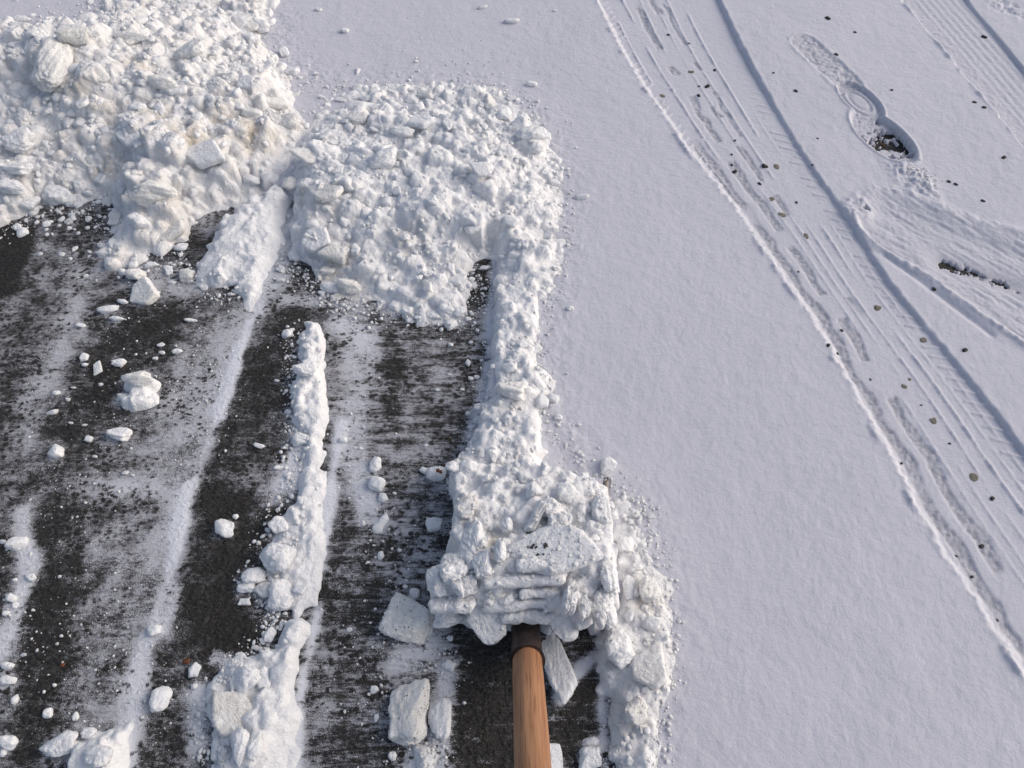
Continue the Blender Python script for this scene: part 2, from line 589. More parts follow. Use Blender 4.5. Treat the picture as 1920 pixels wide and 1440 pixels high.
# both lines run towards the camera: the track lies on the left-hand (-) side of TL's direction seen from above
if np.median(dL[(np.abs(xx - G(1540, 480)[0]) < .01) & (np.abs(yy - G(1540, 480)[1]) < .01)]) < 0:
    dL = -dL
if np.median(dR[(np.abs(xx - G(1540, 480)[0]) < .01) & (np.abs(yy - G(1540, 480)[1]) < .01)]) < 0:
    dR = -dR
jag = 0.0035 * vnoise(sL * 75, sL * 0 + 3.3) + 0.002 * vnoise(sL * 190, sL * 0 + 8.3)
dLj = dL + jag
dRj = dR + 0.0015 * vnoise(sR * 90, sR * 0 + 1.3)
W = np.maximum(dL + dR, 0.02)
u = dL / W
grit = fbm(xx, yy, 170, 2, 0.7, seed=31)
dRj = dR + 0.002 * vnoise(sR * 60, sR * 0 + 1.3) + 0.0012 * grit
inn = sstep(-0.003, 0.014, dLj) * sstep(-0.0005, 0.0075, dRj)
fl = 0.0122 + 0.0002 * rough[sel] + 0.0004 * rough2[sel]          # pressed floor
late = sstep(0.80, 1.0, sL)                                           # nearer the camera


def gauss(a, w):
    return np.exp(-(a / w) ** 2)


for u0, hgt, a, b, wd in ((0.10, 0.0042, -1, 0.95, 0.0022), (0.22, 0.0048, -1, 0.80, 0.0024), (0.36, 0.0040, -1, 0.40, 0.0022), (0.47, 0.0026, 0.2, 9, 0.0021), (0.58, 0.0034, 0.1, 9, 0.0021),
                          (0.70, 0.0044, 0.0, 9, 0.0023), (0.80, 0.0026, 0.7, 9, 0.0021), (0.38, 0.0026, 0.9, 9, 0.0021), (0.90, 0.0030, 0.9, 9, 0.0021)):
    uu = u + 0.008 * vnoise(sL * 4, sL * 0 + u0 * 31)
    gate = sstep(a - .05, a + .05, sL) * (1 - sstep(b - .05, b + .05, sL)) * sstep(-0.6, 0.0, vnoise(sL * 7, sL * 0 + u0 * 77))
    fl = fl + (0.78 if a < 0.5 else 0.6) * hgt * gauss((uu - u0) * W, wd) * gate * np.clip(0.8 + 0.6 * grit + 0.5 * vnoise(sL * 70, sL * 0 + u0), 0, 1.5)
tick = gauss((np.mod(sL + dL * 0.5, 0.024) - 0.012), 0.0024) * (u < 0.09) * (1 - late) * (vnoise(sL * 60, sL * 0) > -0.5)
tick2 = gauss((np.mod(sR + dR * 0.6 + 0.004 * vnoise(sR * 20, sR * 0), 0.027) - 0.0135), 0.0022) * (u > 0.84) * (dR > 0.006) * sstep(0.3, 0.7, sR) * (vnoise(sR * 40, sR * 0 + 5) > -0.3)
fl = fl + 0.0040 * tick + 0.0030 * tick2
# strips where the tread lifted the snow: grainy, thin and grey, with sharp outlines
wv = 0.03 * vnoise(sL * 14, sL * 0 + 40) + 0.02 * vnoise(sL * 37, sL * 0 + 44)


def strip(ua, ub, gate, sharp=0.012):
    return sstep(ua - sharp, ua + sharp, u + 0.4 * wv) * (1 - sstep(ub - sharp, ub + sharp, u + wv)) * sstep(-0.04, 0.06, gate)


g1 = np.minimum(sL - 0.74, 0.5 + vnoise(sL * 6, sL * 0 + 2))
g2 = np.minimum(sL - 0.80, vnoise(sL * 11, sL * 0 + 12) + 0.10)
g3 = vnoise(sL * 15, sL * 0 + 23) - 0.05
g4 = vnoise(sL * 17, sL * 0 + 29) - 0.20
pp = np.clip(strip(0.075, 0.165, g1) + strip(0.25, 0.34, g2) + strip(0.30, 0.36, np.minimum(g3, 0.95 - sL)) + strip(0.44, 0.50, np.minimum(g4, 1.3 - sL)) + 0.8 * strip(0.53, 0.57, np.minimum(g3, 0.8 - sL)), 0, 1)
fl = fl - pp * (0.0020 + 0.0022 * grit)
zz = z[sel]
zz = zz + (fl - zz) * inn
side = gauss(dLj - 0.003, 0.0075)
zz = zz + side * (0.0022 * grit + 0.0014 * rough[sel] + 0.0012)
lump = sstep(0.35, 0.8, vnoise(sL * 38, sL * 0 + 9)) * gauss(dL + 0.006, 0.005)
zz = zz + 0.0045 * lump * (0.8 + 0.6 * grit)
lipR = gauss(dRj + 0.003, 0.005) * (0.4 + 0.6 * rough2[sel])
zz = zz + 0.0012 * lipR
z[sel] = zz
thin[sel] = np.maximum(thin[sel], inn * pp * (0.42 + 0.2 * grit))

# second track, towards the corner
T2L = Gs([(1660, -40), (1700, 10), (1780, 105), (1850, 190), (1930, 285), (2100, 480)], SNOW)
T2R = Gs([(1790, -40), (1825, 12), (1880, 75), (1935, 145), (2100, 350)], SNOW)
_, s2, a2 = polyline(xx, yy, T2L)
_, s2r, b2 = polyline(xx, yy, T2R)
ref = G(1840, 120, SNOW)
near = (np.abs(xx - ref[0]) < .01) & (np.abs(yy - ref[1]) < .01)
a2 = a2 if np.median(a2[near]) > 0 else -a2
b2 = b2 if np.median(b2[near]) > 0 else -b2
in2 = sstep(-0.003, 0.008, a2 + 0.004 * vnoise(s2 * 60, s2 * 0)) * sstep(-0.001, 0.006, b2)
f2 = 0.0135 + 0.0005 * np.sin(a2 / 0.0105 * math.pi) * sstep(0.03, 0.05, a2) + 0.0009 * rough[sel] + 0.003 * np.clip(rough2[sel], 0, 1) * (1 - sstep(0.03, 0.06, a2))
zz = z[sel]
zz = zz + (f2 - zz) * in2 + 0.004 * gauss(a2 + 0.003, 0.006) * np.clip(0.4 + vnoise(s2 * 50, s2 * 0), 0, 1.5)
z[sel] = zz
thin[sel] = np.maximum(thin[sel], 0.06 * in2)
# ragged patch in the far corner
_, s5, d5 = polyline(xx, yy, Gs([(1830, -30), (1880, 10), (1990, 45)], SNOW))
m5 = np.exp(-(np.abs(d5) / 0.035) ** 2.5)
z[sel] += m5 * (0.006 * rough2[sel] + 0.003 * rough[sel] - 0.002)

# scraped patch of a turned wheel
SC = [tuple(p) for p in Gs([(1592, 392), (1606, 365), (1640, 346), (1690, 352), (1740, 366), (1800, 398), (1860, 418), (1990, 455), (2100, 700), (1930, 645),
                            (1860, 596), (1800, 556), (1740, 512), (1690, 486), (1650, 462), (1615, 430)], SNOW)]
dS = inside_poly(xx, yy, SC) + 0.003 * rough2[sel]
inS = sstep(-0.002, 0.014, dS)
ax = Gs([(1600, 400), (1950, 600)], SNOW)
e = (ax[1] - ax[0]) / np.linalg.norm(ax[1] - ax[0])
along = (xx - ax[0][0]) * e[0] + (yy - ax[0][1]) * e[1]
across = (xx - ax[0][0]) * e[1] - (yy - ax[0][1]) * e[0]
scr = fbm(along * 0.18, across, 120, 3, seed=21)
dTop, sTop, _ = polyline(xx, yy, Gs([(1592, 395), (1606, 365), (1640, 346), (1740, 366), (1800, 398), (1990, 455)], SNOW))
dLow, sLow, _ = polyline(xx, yy, Gs([(1592, 395), (1615, 432), (1650, 464), (1690, 489), (1740, 516), (1800, 560), (1860, 602), (1990, 690)], SNOW))
fS = SNOW - 0.0125 * sstep(0.0, 0.075, dTop) + 0.0024 * scr + 0.0009 * rough[sel] + 0.0007 * grit
zz = z[sel]
zz = zz + (fS - zz) * inS
zz = zz + 0.0065 * gauss(dLow, 0.009) * (0.8 + 0.5 * rough[sel])
zz = zz + 0.0030 * gauss(dTop, 0.010) * np.clip(0.5 + rough2[sel] + 0.5 * rough[sel], 0, 2)
nose = G(1606, 388, SNOW)
zz = zz + 0.0045 * gauss(np.hypot(xx - nose[0], yy - nose[1]) - 0.022, 0.014) * (1 + 0.8 * rough2[sel] + 0.6 * rough[sel])
dG, _, _ = polyline(xx, yy, Gs([(1660, 478), (1720, 520), (1790, 572), (1860, 625)], SNOW))
zz = zz - 0.0045 * gauss(dG, 0.007)
# asphalt showing through
dB, sB, _ = polyline(xx, yy, Gs([(1765, 498), (1810, 512), (1850, 525), (1895, 540)], 0))
wob_ = dB + 0.006 * vnoise(sB * 35, sB * 0 + 3)
low = gauss(dB, 0.030) * inS
zz = zz - (zz - 0.0035) * 0.85 * low
bare = sstep(0.0, 0.3, 0.45 - wob_ / 0.016 + 1.1 * rough2[sel] + 1.3 * rough[sel]) * (dB < 0.030)
pt = G(1617, 402)
bare = np.maximum(bare, (np.hypot(xx - pt[0], yy - pt[1]) < 0.006 + 0.010 * rough2[sel] + 0.006 * rough[sel]) * 1.0)
zz = zz + (-0.005 - zz) * bare
z[sel] = zz
thin[sel] = np.maximum(thin[sel], 0.05 * inS + 0.4 * np.exp(-(dB / 0.018) ** 2) * inS)

# boot print with its drag mark
def ellipse(px, py, qx, qy, half):
    a, b = G(px, py, SNOW), G(qx, qy, SNOW)
    c = (a + b) / 2
    L = np.linalg.norm(b - a) / 2
    e = (b - a) / np.linalg.norm(b - a)
    s = (xx - c[0]) * e[0] + (yy - c[1]) * e[1]
    t = (xx - c[0]) * e[1] - (yy - c[1]) * e[0]
    return np.sqrt((s / L) ** 2 + (t / half) ** 2), s, t, L


zz = z[sel]
dD, sD, _ = polyline(xx, yy, Gs([(1508, 82), (1548, 118), (1590, 158)], SNOW))
dr = 1 - sstep(0.030, 0.040, dD + 0.004 * rough2[sel])
zz = zz + dr * (-0.0025 + 0.0035 * rough[sel] + 0.0022 * rough2[sel])
zz = zz + 0.003 * gauss(dD - 0.040, 0.006) * (0.4 + 0.6 * rough2[sel])
r1, s1, t1, L1 = ellipse(1578, 152, 1650, 222, 0.040)
r2, s2_, t2, L2 = ellipse(1604, 205, 1712, 304, 0.053)
boot = np.maximum(1 - sstep(0.86, 1.02, r1 + 0.03 * rough2[sel]), 1 - sstep(0.88, 1.01, r2 + 0.03 * rough2[sel]))
fb = 0.0125 + 0.0004 * rough[sel]
ur = np.abs(r1 - 0.62)
fb = fb + 0.0042 * gauss(ur, 0.10) * (s1 > -L1 * 0.55) + 0.0030 * (1 - sstep(0.3, 0.5, r1))
fb = fb + 0.0016 * grit * (r2 < 1) * (r1 > 1)
fb = fb + 0.0026 * (np.sin(s2_ / 0.0085 * math.pi) > 0.2) * (np.abs(t2) > 0.024) * (r2 < 0.95) * (s2_ > -L2 * 0.2)
fb = fb + 0.0022 * (np.sin(s1 / 0.0085 * math.pi) > 0.2) * (r1 > 0.80) * (r1 < 0.97)
zz = zz + (fb - zz) * boot
rim = np.minimum(np.abs(r1 - 1.06), np.abs(r2 - 1.05))
zz = zz + 0.0028 * gauss(rim, 0.05) * (1 - boot) * (np.minimum(r1, r2) > 1)
c0 = G(1672, 270, 0.0)
rb = np.hypot((xx - c0[0]) / 1.25, (yy - c0[1]))
bb = sstep(0.0, 0.25, 0.9 - rb / 0.055 + 1.5 * rough2[sel] + 1.2 * rough[sel] + 0.25 * grit) * (r2 < 0.95)
bb = bb * (1 - gauss(np.hypot(xx - G(1652, 243)[0], yy - G(1652, 243)[1]), 0.018) * 0.95)
zz = zz - (zz - 0.003) * 0.8 * gauss(rb, 0.055) * boot
zz = zz + (-0.006 - zz) * bb
# crumbs kicked out past the toe
dK, _, _ = polyline(xx, yy, Gs([(1690, 318), (1715, 338), (1735, 350)], SNOW))
zz = zz + np.exp(-(dK / 0.030) ** 2) * (0.004 + 0.010 * np.clip(rough2[sel], -0.3, 1) + 0.005 * rough[sel])
z[sel] = zz
thin[sel] = np.maximum(thin[sel], 0.10 * boot + 0.20 * dr + 0.3 * gauss(rb, 0.05) * boot)

# rough, powdered margin round the heaps and beside the cut edge
heapedge = Gs([(1190, 1500), (1200, 1300), (1230, 1150), (1190, 980), (1080, 890), (1020, 800), (1010, 650), (1050, 480), (1045, 330), (1000, 230), (900, 170), (640, 175), (560, 130), (500, 20), (470, -60)], 0)
dH, _, _ = polyline(X, Y, heapedge)
mg = np.exp(-(dH / 0.06) ** 2)
z += mg * (0.0022 * rough2 + 0.0016 * rough)

# cut edge: the sheet ends at the cleared lanes
z = np.where(dC > 0, -0.03, z - (z + 0.006) * sstep(-0.010, 0.0, dC))
z -= 0.004 * sstep(-0.06, -0.01, dC) * (dC <= 0)
gx, n = graded(xs, D, 300)
gy, _ = graded(ys, D, 300)
Zf = np.pad(z, n, mode='edge')
Zf[:n + 2, :] = -0.03
Zf[:, :n + 2] = np.where(Zf[:, :n + 2] > 0, SNOW, -0.03)
Zf[-n - 2:, :] = np.where(Zf[-n - 2:, :] > 0, SNOW, Zf[-n - 2:, :])
bx = np.searchsorted(gx, 0.3)
Zf[:n + 2, bx:] = SNOW
Zf[:, -n - 2:] = SNOW
vis = Zf > -0.02
keep = vis[:-1, :-1] | vis[1:, :-1] | vis[:-1, 1:] | vis[1:, 1:]
gx2, n2 = graded(xs[::32], 32 * D, 300)
gy2, _ = graded(ys[::32], 32 * D, 300)
base_ground = grid_mesh('ground', gx2, gy2, np.full((len(gy2), len(gx2)), -0.02), attrs={'film': np.full((len(gy2), len(gx2)), 0.25)}, mat=M_ASPHALT)
tag(base_ground, 'asphalt ground reaching out beyond the driveway', kind='structure')

HG = np.maximum(z, zasp)                                              # running composite height


def march(px, py):
    """first point of the built surface along the line of sight"""
    d = ray(px, py)
    t = np.linspace((CAM_H - 0.34) / -d[2], (CAM_H + 0.002) / -d[2], 500)
    h = sample(HG, xs, ys, d[0] * t, d[1] * t)
    zr = CAM_H + d[2] * t
    k = np.argmax(zr <= h) if (zr <= h).any() else len(t) - 1
    return np.array([d[0] * t[k], d[1] * t[k], zr[k]]), t[k]


# ------------------------------------------------------------------ heaps, ridges and banks of shovelled snow
def stamp(H, x0, y0, dd, cx, cy, r, zc, ht, rng):
    ny, nx = H.shape
    R = r * 1.5
    i0, i1 = max(int((cx - R - x0) / dd), 0), min(int((cx + R - x0) / dd) + 2, nx)
    j0, j1 = max(int((cy - R - y0) / dd), 0), min(int((cy + R - y0) / dd) + 2, ny)
    if i1 - i0 < 2 or j1 - j0 < 2:
        return
    gx_ = x0 + np.arange(i0, i1) * dd - cx
    gy_ = y0 + np.arange(j0, j1) * dd - cy
    dx, dy = np.meshgrid(gx_, gy_)
    k = rng.integers(4, 7)
    th = rng.random() * 6.28 + np.arange(k) * 6.283 / k + rng.uniform(-.35, .35, k)
    rk = r * rng.uniform(0.62, 1.2, k)
    p = rng.choice([4, 7, 12])
    m = np.zeros(dx.shape)
    for t, q in zip(th, rk):
        m += np.maximum((dx * math.cos(t) + dy * math.sin(t)) / q, 0) ** p
    m = m ** (1 / p)
    prof = np.sqrt(np.clip(1 - m ** rng.uniform(2.2, 5.0), 0, 1))
    tx, ty = rng.uniform(-.45, .45, 2)
    h = zc + r * ht * prof + (tx * dx + ty * dy) * np.minimum(prof * 1.5, 1)
    S = H[j0:j1, i0:i1]
    np.maximum(S, np.where(m < 1, h, -9), out=S)


def heap(name, label, cat, poly, ctrl, dens, rr, edge=0.05, dd=0.0025, dirt=(), dirt0=0.0, ridge=None, avoid=None, soft=1, ht=(0.5, 1.0), fine=1.0, seed=0, group=None):
    """a mass of crumbled snow: footprint, heights at photo points, broken lumps over it"""
    global HG
    rng = np.random.default_rng(100 + seed)
    W = [tuple(p) if len(p) == 2 else tuple(G(*p)) for p in poly]
    P = np.array([G(p[0], p[1], p[2] if len(p) > 2 else 0) for p in poly])
    lo, hi = P.min(0) - 0.05, P.max(0) + 0.05
    hx = np.arange(lo[0], hi[0], dd)
    hy = np.arange(lo[1], hi[1], dd)
    XX, YY = np.meshgrid(hx, hy)
    under = sample(HG, xs, ys, XX, YY)
    di = inside_poly(XX, YY, [tuple(p) for p in P]) + 0.022 * fbm(XX, YY, 11, 4, seed=seed) + 0.010 * fbm(XX, YY, 45, 3, seed=seed + 1)
    num = np.zeros(XX.shape)
    den = np.zeros(XX.shape)
    for px, py, h in ctrl:
        c = G(px, py, h)
        w = 1.0 / (((XX - c[0]) ** 2 + (YY - c[1]) ** 2) + 0.0006) ** 1.7
        num += w * h
        den += w
    base = num / den
    mask = sstep(-0.004, edge, di)
    H = under * (1 - mask) + np.maximum(base, under * 0.2) * mask - 0.010 * (1 - sstep(-0.012, 0.004, di))
    H = H + mask * (0.008 * fbm(XX, YY, 16, 4, seed=seed + 2)) * fine
    base_h = H.copy()
    area = (hi - lo).prod()
    N = int(dens * area)
    px_ = rng.uniform(lo[0], hi[0], N)
    py_ = rng.uniform(lo[1], hi[1], N)
    r_ = np.sort(rr[0] * (rr[1] / rr[0]) ** (rng.random(N) ** 1.5))[::-1]
    dm = sample(di, hx, hy, px_, py_)
    bz = sample(base_h, hx, hy, px_, py_)
    av = np.ones(N) if avoid is None else avoid(px_, py_)
    for a, b, r, d_, zc, q in zip(px_, py_, r_, dm, bz, av):
        if d_ < -0.004 or rng.random() > q:
            continue
        if d_ < r * 1.5:
            r = r * 0.62
        stamp(H, lo[0], lo[1], dd, a, b, r, zc - 0.35 * r, rng.uniform(*ht), rng)
    H = blur(H, soft)
    H = H + mask * (0.0018 * fbm(XX, YY, 95, 3, 0.6, seed=seed + 3) + 0.0011 * fbm(XX, YY, 230, 2, seed=seed + 4)) * fine
    vis = H > under - 0.0015
    kp = vis[:-1, :-1] | vis[1:, :-1] | vis[:-1, 1:] | vis[1:, 1:]
    dirtA = np.full(XX.shape, dirt0)
    for px, py, h, rad, k in dirt:
        c = G(px, py, h)
        dirtA = np.maximum(dirtA, k * np.exp(-(((XX - c[0]) ** 2 + (YY - c[1]) ** 2) / rad ** 2)))
    dirtA *= np.clip(0.9 + 0.9 * fbm(XX, YY, 22, 3, seed=seed + 5), 0, 1.3)
    gyy, gxx = np.gradient(H, dd)
    nl = np.sqrt(gxx ** 2 + gyy ** 2 + 1)
    pt_ = np.stack([XX.ravel(), YY.ravel(), H.ravel()], 1)
    dsp = ((0.0055 * noise3(pt_, 38, seed) + 0.0035 * noise3(pt_, 85, seed + 3) + 0.0014 * noise3(pt_, 190, seed + 5)).reshape(H.shape)) * sstep(0.0, 0.02, di) * fine * np.clip((H - under) / 0.02, 0.25, 1)
    o = grid_mesh(name, hx, hy, H + dsp / nl, keep=kp, attrs={'dirt': np.clip(dirtA, 0, 1)}, mat=M_HEAP, shift=(-dsp * gxx / nl, -dsp * gyy / nl))
    tag(o, label, cat, group)
    i0, i1 = np.searchsorted(xs, [hx[0], hx[-1]])
    j0, j1 = np.searchsorted(ys, [hy[0], hy[-1]])
    if i1 > i0 and j1 > j0:
        sl = (slice(j0, j1), slice(i0, i1))
        HG[sl] = np.maximum(HG[sl], sample(H, hx, hy, X[sl], Y[sl]))
    return o


heap('snow_heap', 'tall off-white heap of broken shovelled snow, dirtied with brown in places', 'snow heap',
     [(-260, 40), (-60, 50), (60, 65, .06), (130, 40, .08), (180, 10, .04), (230, -30), (330, -60), (500, -50), (520, 20), (490, 80), (530, 130), (555, 200), (580, 260), (540, 330), (470, 370),
      (430, 395), (360, 410), (350, 450), (290, 480), (215, 500), (195, 480), (215, 400), (190, 375), (130, 385), (80, 385), (60, 400), (0, 425), (-260, 440)],
     [(-200, 150, 0.1008), (-200, 300, 0.0576), (-200, 420, 0.0144), (0, 110, 0.1080), (90, 85, 0.1440), (120, 75, 0.1548), (150, 65, 0.1548), (200, 70, 0.1368), (260, 65, 0.1224), (340, 80, 0.1008), (420, 95, 0.0720), (480, 60, 0.0432),
      (330, 10, 0.0432), (430, 5, 0.0360), (250, 0, 0.0432), (180, 30, 0.0720), (110, 130, 0.1476), (175, 150, 0.1368), (250, 140, 0.1224), (350, 150, 0.1080), (440, 180, 0.0900), (520, 215, 0.0576), (545, 250, 0.0360),
      (110, 185, 0.0828), (60, 170, 0.0864), (10, 200, 0.0792), (170, 220, 0.0864), (200, 260, 0.0612), (240, 315, 0.0396), (215, 350, 0.0216), (30, 270, 0.0612), (100, 290, 0.0468), (150, 330, 0.0324),
      (40, 330, 0.0432), (30, 385, 0.0288), (100, 365, 0.0288), (180, 365, 0.0144), (250, 240, 0.0936), (300, 260, 0.1008), (290, 320, 0.0792), (300, 370, 0.0612), (270, 420, 0.0396), (240, 470, 0.0144),
      (380, 270, 0.0864), (400, 310, 0.0612), (450, 300, 0.0432), (480, 320, 0.0288), (420, 360, 0.0216), (340, 420, 0.0144), (460, 240, 0.0648), (530, 300, 0.0288)],
     3000, (0.005, 0.036), dd=0.0023, edge=0.07, dirt0=0.22,
     dirt=[(100, 115, .2, .07, .75), (65, 130, .12, .05, .6), (240, 88, .17, .05, .8), (270, 155, .17, .05, .7), (330, 215, .14, .10, .6), (440, 190, .12, .09, .8), (470, 230, .09, .06, .9),
           (340, 230, .14, .03, .9), (180, 190, .12, .06, .6), (120, 240, .09, .07, .55), (200, 300, .06, .06, .65), (300, 350, .1, .06, .7), (530, 215, .07, .05, .7), (350, 100, .13, .04, .6), (40, 380, .04, .05, .5)],
     seed=1, soft=1, ht=(0.55, 1.15))

heap('snow_heap', 'low wide heap of white shovelled snow ending above the cleared lane', 'snow heap',
     [(545, 300, .05), (575, 240, .03), (600, 195), (660, 180), (760, 172), (850, 172), (930, 178), (985, 225), (1035, 270), (1050, 330), (1052, 420), (1050, 520), (1000, 580), (945, 600),
      (938, 500), (915, 480), (890, 505), (880, 545), (870, 590), (820, 605), (760, 600), (720, 575), (660, 572), (610, 540), (585, 500), (548, 475), (535, 440), (540, 395)],
     [(545, 430, 0.020), (555, 330, 0.0495), (600, 300, 0.0693), (600, 350, 0.0660), (575, 390, 0.0495), (595, 430, 0.0429), (620, 480, 0.0231), (650, 540, 0.0092), (700, 290, 0.0660), (720, 235, 0.0495), (650, 235, 0.0396), (620, 200, 0.0132),
      (780, 300, 0.0660), (850, 250, 0.0627), (780, 190, 0.0231), (700, 195, 0.0231), (850, 190, 0.0264), (920, 190, 0.0264), (910, 300, 0.0693), (1000, 255, 0.0495), (1025, 290, 0.0363), (1042, 340, 0.0198), (800, 380, 0.0759), (880, 400, 0.0759),
      (700, 410, 0.0528), (760, 450, 0.0475), (850, 460, 0.0396), (700, 490, 0.0297), (720, 540, 0.0145), (790, 520, 0.0211), (790, 560, 0.0106), (850, 530, 0.0145), (895, 450, 0.0297), (1000, 380, 0.0429), (965, 430, 0.0396), (980, 500, 0.0297), (1035, 450, 0.0231), (780, 590, 0.0079), (960, 580, 0.0264)],
     3000, (0.005, 0.032), dd=0.0021, edge=0.07, dirt0=0.03,
     dirt=[(610, 365, .1, .05, .9), (560, 350, .07, .03, .6), (630, 470, .05, .05, .8), (855, 470, .07, .02, .8), (660, 225, .06, .04, .5), (650, 540, .02, .05, .6), (750, 430, .08, .05, .3)],
     seed=2, soft=1)


def left_of(pts, off):
    w = Gs(pts, 0.02)
    def f(a, b):
        _, _, sd = polyline(np.asarray(a), np.asarray(b), w)
        return (sd * SGN > off) * 1.0
    return f


SGN = 1.0
_c = Gs([(540, 380), (470, 570)], 0.02)
_, _, _s = polyline(np.array([G(420, 460)[0]]), np.array([G(420, 460)[1]]), _c)
SGN = 1.0 if _s[0] > 0 else -1.0
heap('snow_bank', 'lumpy bank of snow with one straight smooth scraped face between the two heaps', 'snow bank',
     [(550, 355, .03), (545, 400), (520, 470), (490, 545), (470, 578), (455, 560), (440, 535), (400, 545), (365, 540), (365, 495), (395, 450), (420, 410), (470, 375), (520, 345)],
     [(535, 375, 0.0364), (515, 430, 0.0325), (492, 490, 0.0252), (475, 550, 0.0080), (465, 410, 0.0364), (430, 440, 0.0336), (415, 490, 0.0252), (385, 510, 0.0168), (440, 520, 0.0168), (470, 572, 0.0024), (545, 400, 0.0168), (520, 470, 0.0067)],
     4200, (0.004, 0.018), edge=0.032, avoid=left_of([(535, 380), (505, 450), (478, 545), (465, 580)], 0.012), seed=3, fine=0.6)

R1 = [(600, 600), (588, 640), (585, 700), (592, 760), (592, 820), (590, 900), (580, 960), (572, 1010), (545, 1080)]
heap('snow_ridge', 'long narrow ridge of white snow left between two cleared lanes', 'snow ridge',
     [(560, 598), (612, 588), (612, 640), (606, 720), (614, 800), (612, 900), (604, 980), (594, 1060), (584, 1130), (555, 1150), (520, 1120), (505, 1095), (520, 1050), (530, 1000), (540, 960), (553, 920), (556, 860), (555, 760), (552, 700), (560, 650)],
     [(592, 610, 0.0130), (595, 650, 0.0139), (590, 700, 0.0139), (590, 760, 0.0167), (595, 820, 0.0186), (590, 900, 0.0195), (584, 960, 0.0186), (575, 1000, 0.0163), (565, 1060, 0.0139), (540, 1050, 0.0093), (525, 1010, 0.0065), (530, 1100, 0.0061), (570, 1110, 0.0065), (500, 1100, 0.0028), (608, 900, 0.0046), (565, 800, 0.0084), (606, 980, 0.0037), (596, 1060, 0.0028)],
     7000, (0.004, 0.016), edge=0.020, avoid=left_of([(598, 600), (594, 720), (598, 820), (592, 920), (578, 1020), (566, 1100)], -0.004), seed=4, fine=0.8)
heap('snow_ridge', 'chunky ridge of snow running out of view to the left of the shovel handle', 'snow ridge',
     [(525, 1165), (572, 1150), (588, 1170), (570, 1270), (555, 1360), (545, 1460), (540, 1560), (380, 1560), (390, 1440), (380, 1330), (420, 1270), (440, 1245), (480, 1240), (515, 1210)],
     [(555, 1180, 0.0169), (545, 1230, 0.0203), (525, 1290, 0.0236), (505, 1350, 0.0236), (490, 1420, 0.0236), (470, 1270, 0.0124), (440, 1330, 0.0079), (420, 1420, 0.0079), (480, 1540, 0.0197), (400, 1540, 0.0056), (560, 1300, 0.0045), (548, 1400, 0.0045)],
     6000, (0.004, 0.020), edge=0.020, avoid=left_of([(570, 1170), (545, 1270), (525, 1360), (515, 1440), (505, 1560)], 0.004), seed=5, fine=0.85)
heap('snow_bank', 'white bank of crumbled snow along the cut edge above the loaded shovel', 'snow bank',
     [(940, 560), (1000, 540), (1015, 600), (1000, 690), (1030, 740), (1010, 800), (1025, 870), (1020, 920), (850, 925), (862, 885), (885, 850), (905, 810), (922, 760), (928, 700), (930, 620)],
     [(965, 590, 0.0360), (955, 640, 0.0320), (960, 690, 0.0360), (960, 740, 0.0416), (950, 800, 0.0400), (930, 850, 0.0480), (970, 850, 0.0520), (900, 885, 0.0440), (990, 890, 0.0440), (1005, 770, 0.0240), (935, 720, 0.0240), (990, 640, 0.0240)],
     4600, (0.005, 0.022), edge=0.022, seed=6)
heap('snow_bank', 'narrow bank of broken snow running along the smooth snow right of the shovel', 'snow bank',
     [(1145, 930), (1190, 940), (1218, 990), (1205, 1060), (1240, 1090), (1245, 1170), (1250, 1250), (1225, 1330), (1225, 1440), (1230, 1560), (1165, 1560), (1158, 1440), (1150, 1330), (1135, 1250), (1140, 1180), (1155, 1110), (1160, 1030), (1150, 980)],
     [(1170, 960, 0.0210), (1180, 1010, 0.0228), (1175, 1070, 0.0210), (1200, 1110, 0.0300), (1195, 1170, 0.0288), (1200, 1240, 0.0300), (1190, 1300, 0.0252), (1190, 1370, 0.0252), (1190, 1440, 0.0228), (1200, 1540, 0.0216), (1160, 1300, 0.0150), (1163, 1400, 0.0150)],
     4200, (0.005, 0.020), edge=0.018, dirt=[(1215, 1110, .05, .03, .6), (1190, 1340, .04, .03, .6), (1220, 1250, .05, .03, .4)], seed=7)
heap('snow_mound', 'soft half-melted snow mound at the near end of the pale smear', 'snow mound',
     [(140, 1400), (180, 1380), (240, 1370), (235, 1440), (210, 1500), (130, 1500)],
     [(190, 1415, .03), (160, 1430, .02), (220, 1390, .02), (190, 1480, .025)], 1500, (0.008, 0.02), edge=0.02, seed=8, fine=0.6)
for lab, poly, ctl in (
        ('powdery snow mound under the big square-cornered chunk on the dark asphalt', [(235, 720), (270, 705), (290, 725), (282, 755), (255, 768), (238, 755)], [(265, 735, .022)]),
        ('left one of two low mounds of wet snow beside the long ridge', [(662, 965), (685, 958), (698, 975), (688, 992), (668, 990)], [(680, 975, .010)]),
        ('right one of two low mounds of wet snow beside the long ridge', [(700, 970), (722, 965), (730, 985), (722, 1008), (702, 1000)], [(714, 985, .010)]),
        ('loose powder mound spilled below the pair of big chunks left of the handle', [(760, 1380), (800, 1370), (835, 1385), (825, 1450), (790, 1500), (765, 1460)], [(800, 1410, .014), (790, 1470, .012)])):
    heap('snow_mound', lab, 'snow mound', poly, ctl, 2500, (0.004, 0.011), edge=0.016, seed=random.randint(20, 90), fine=0.5)

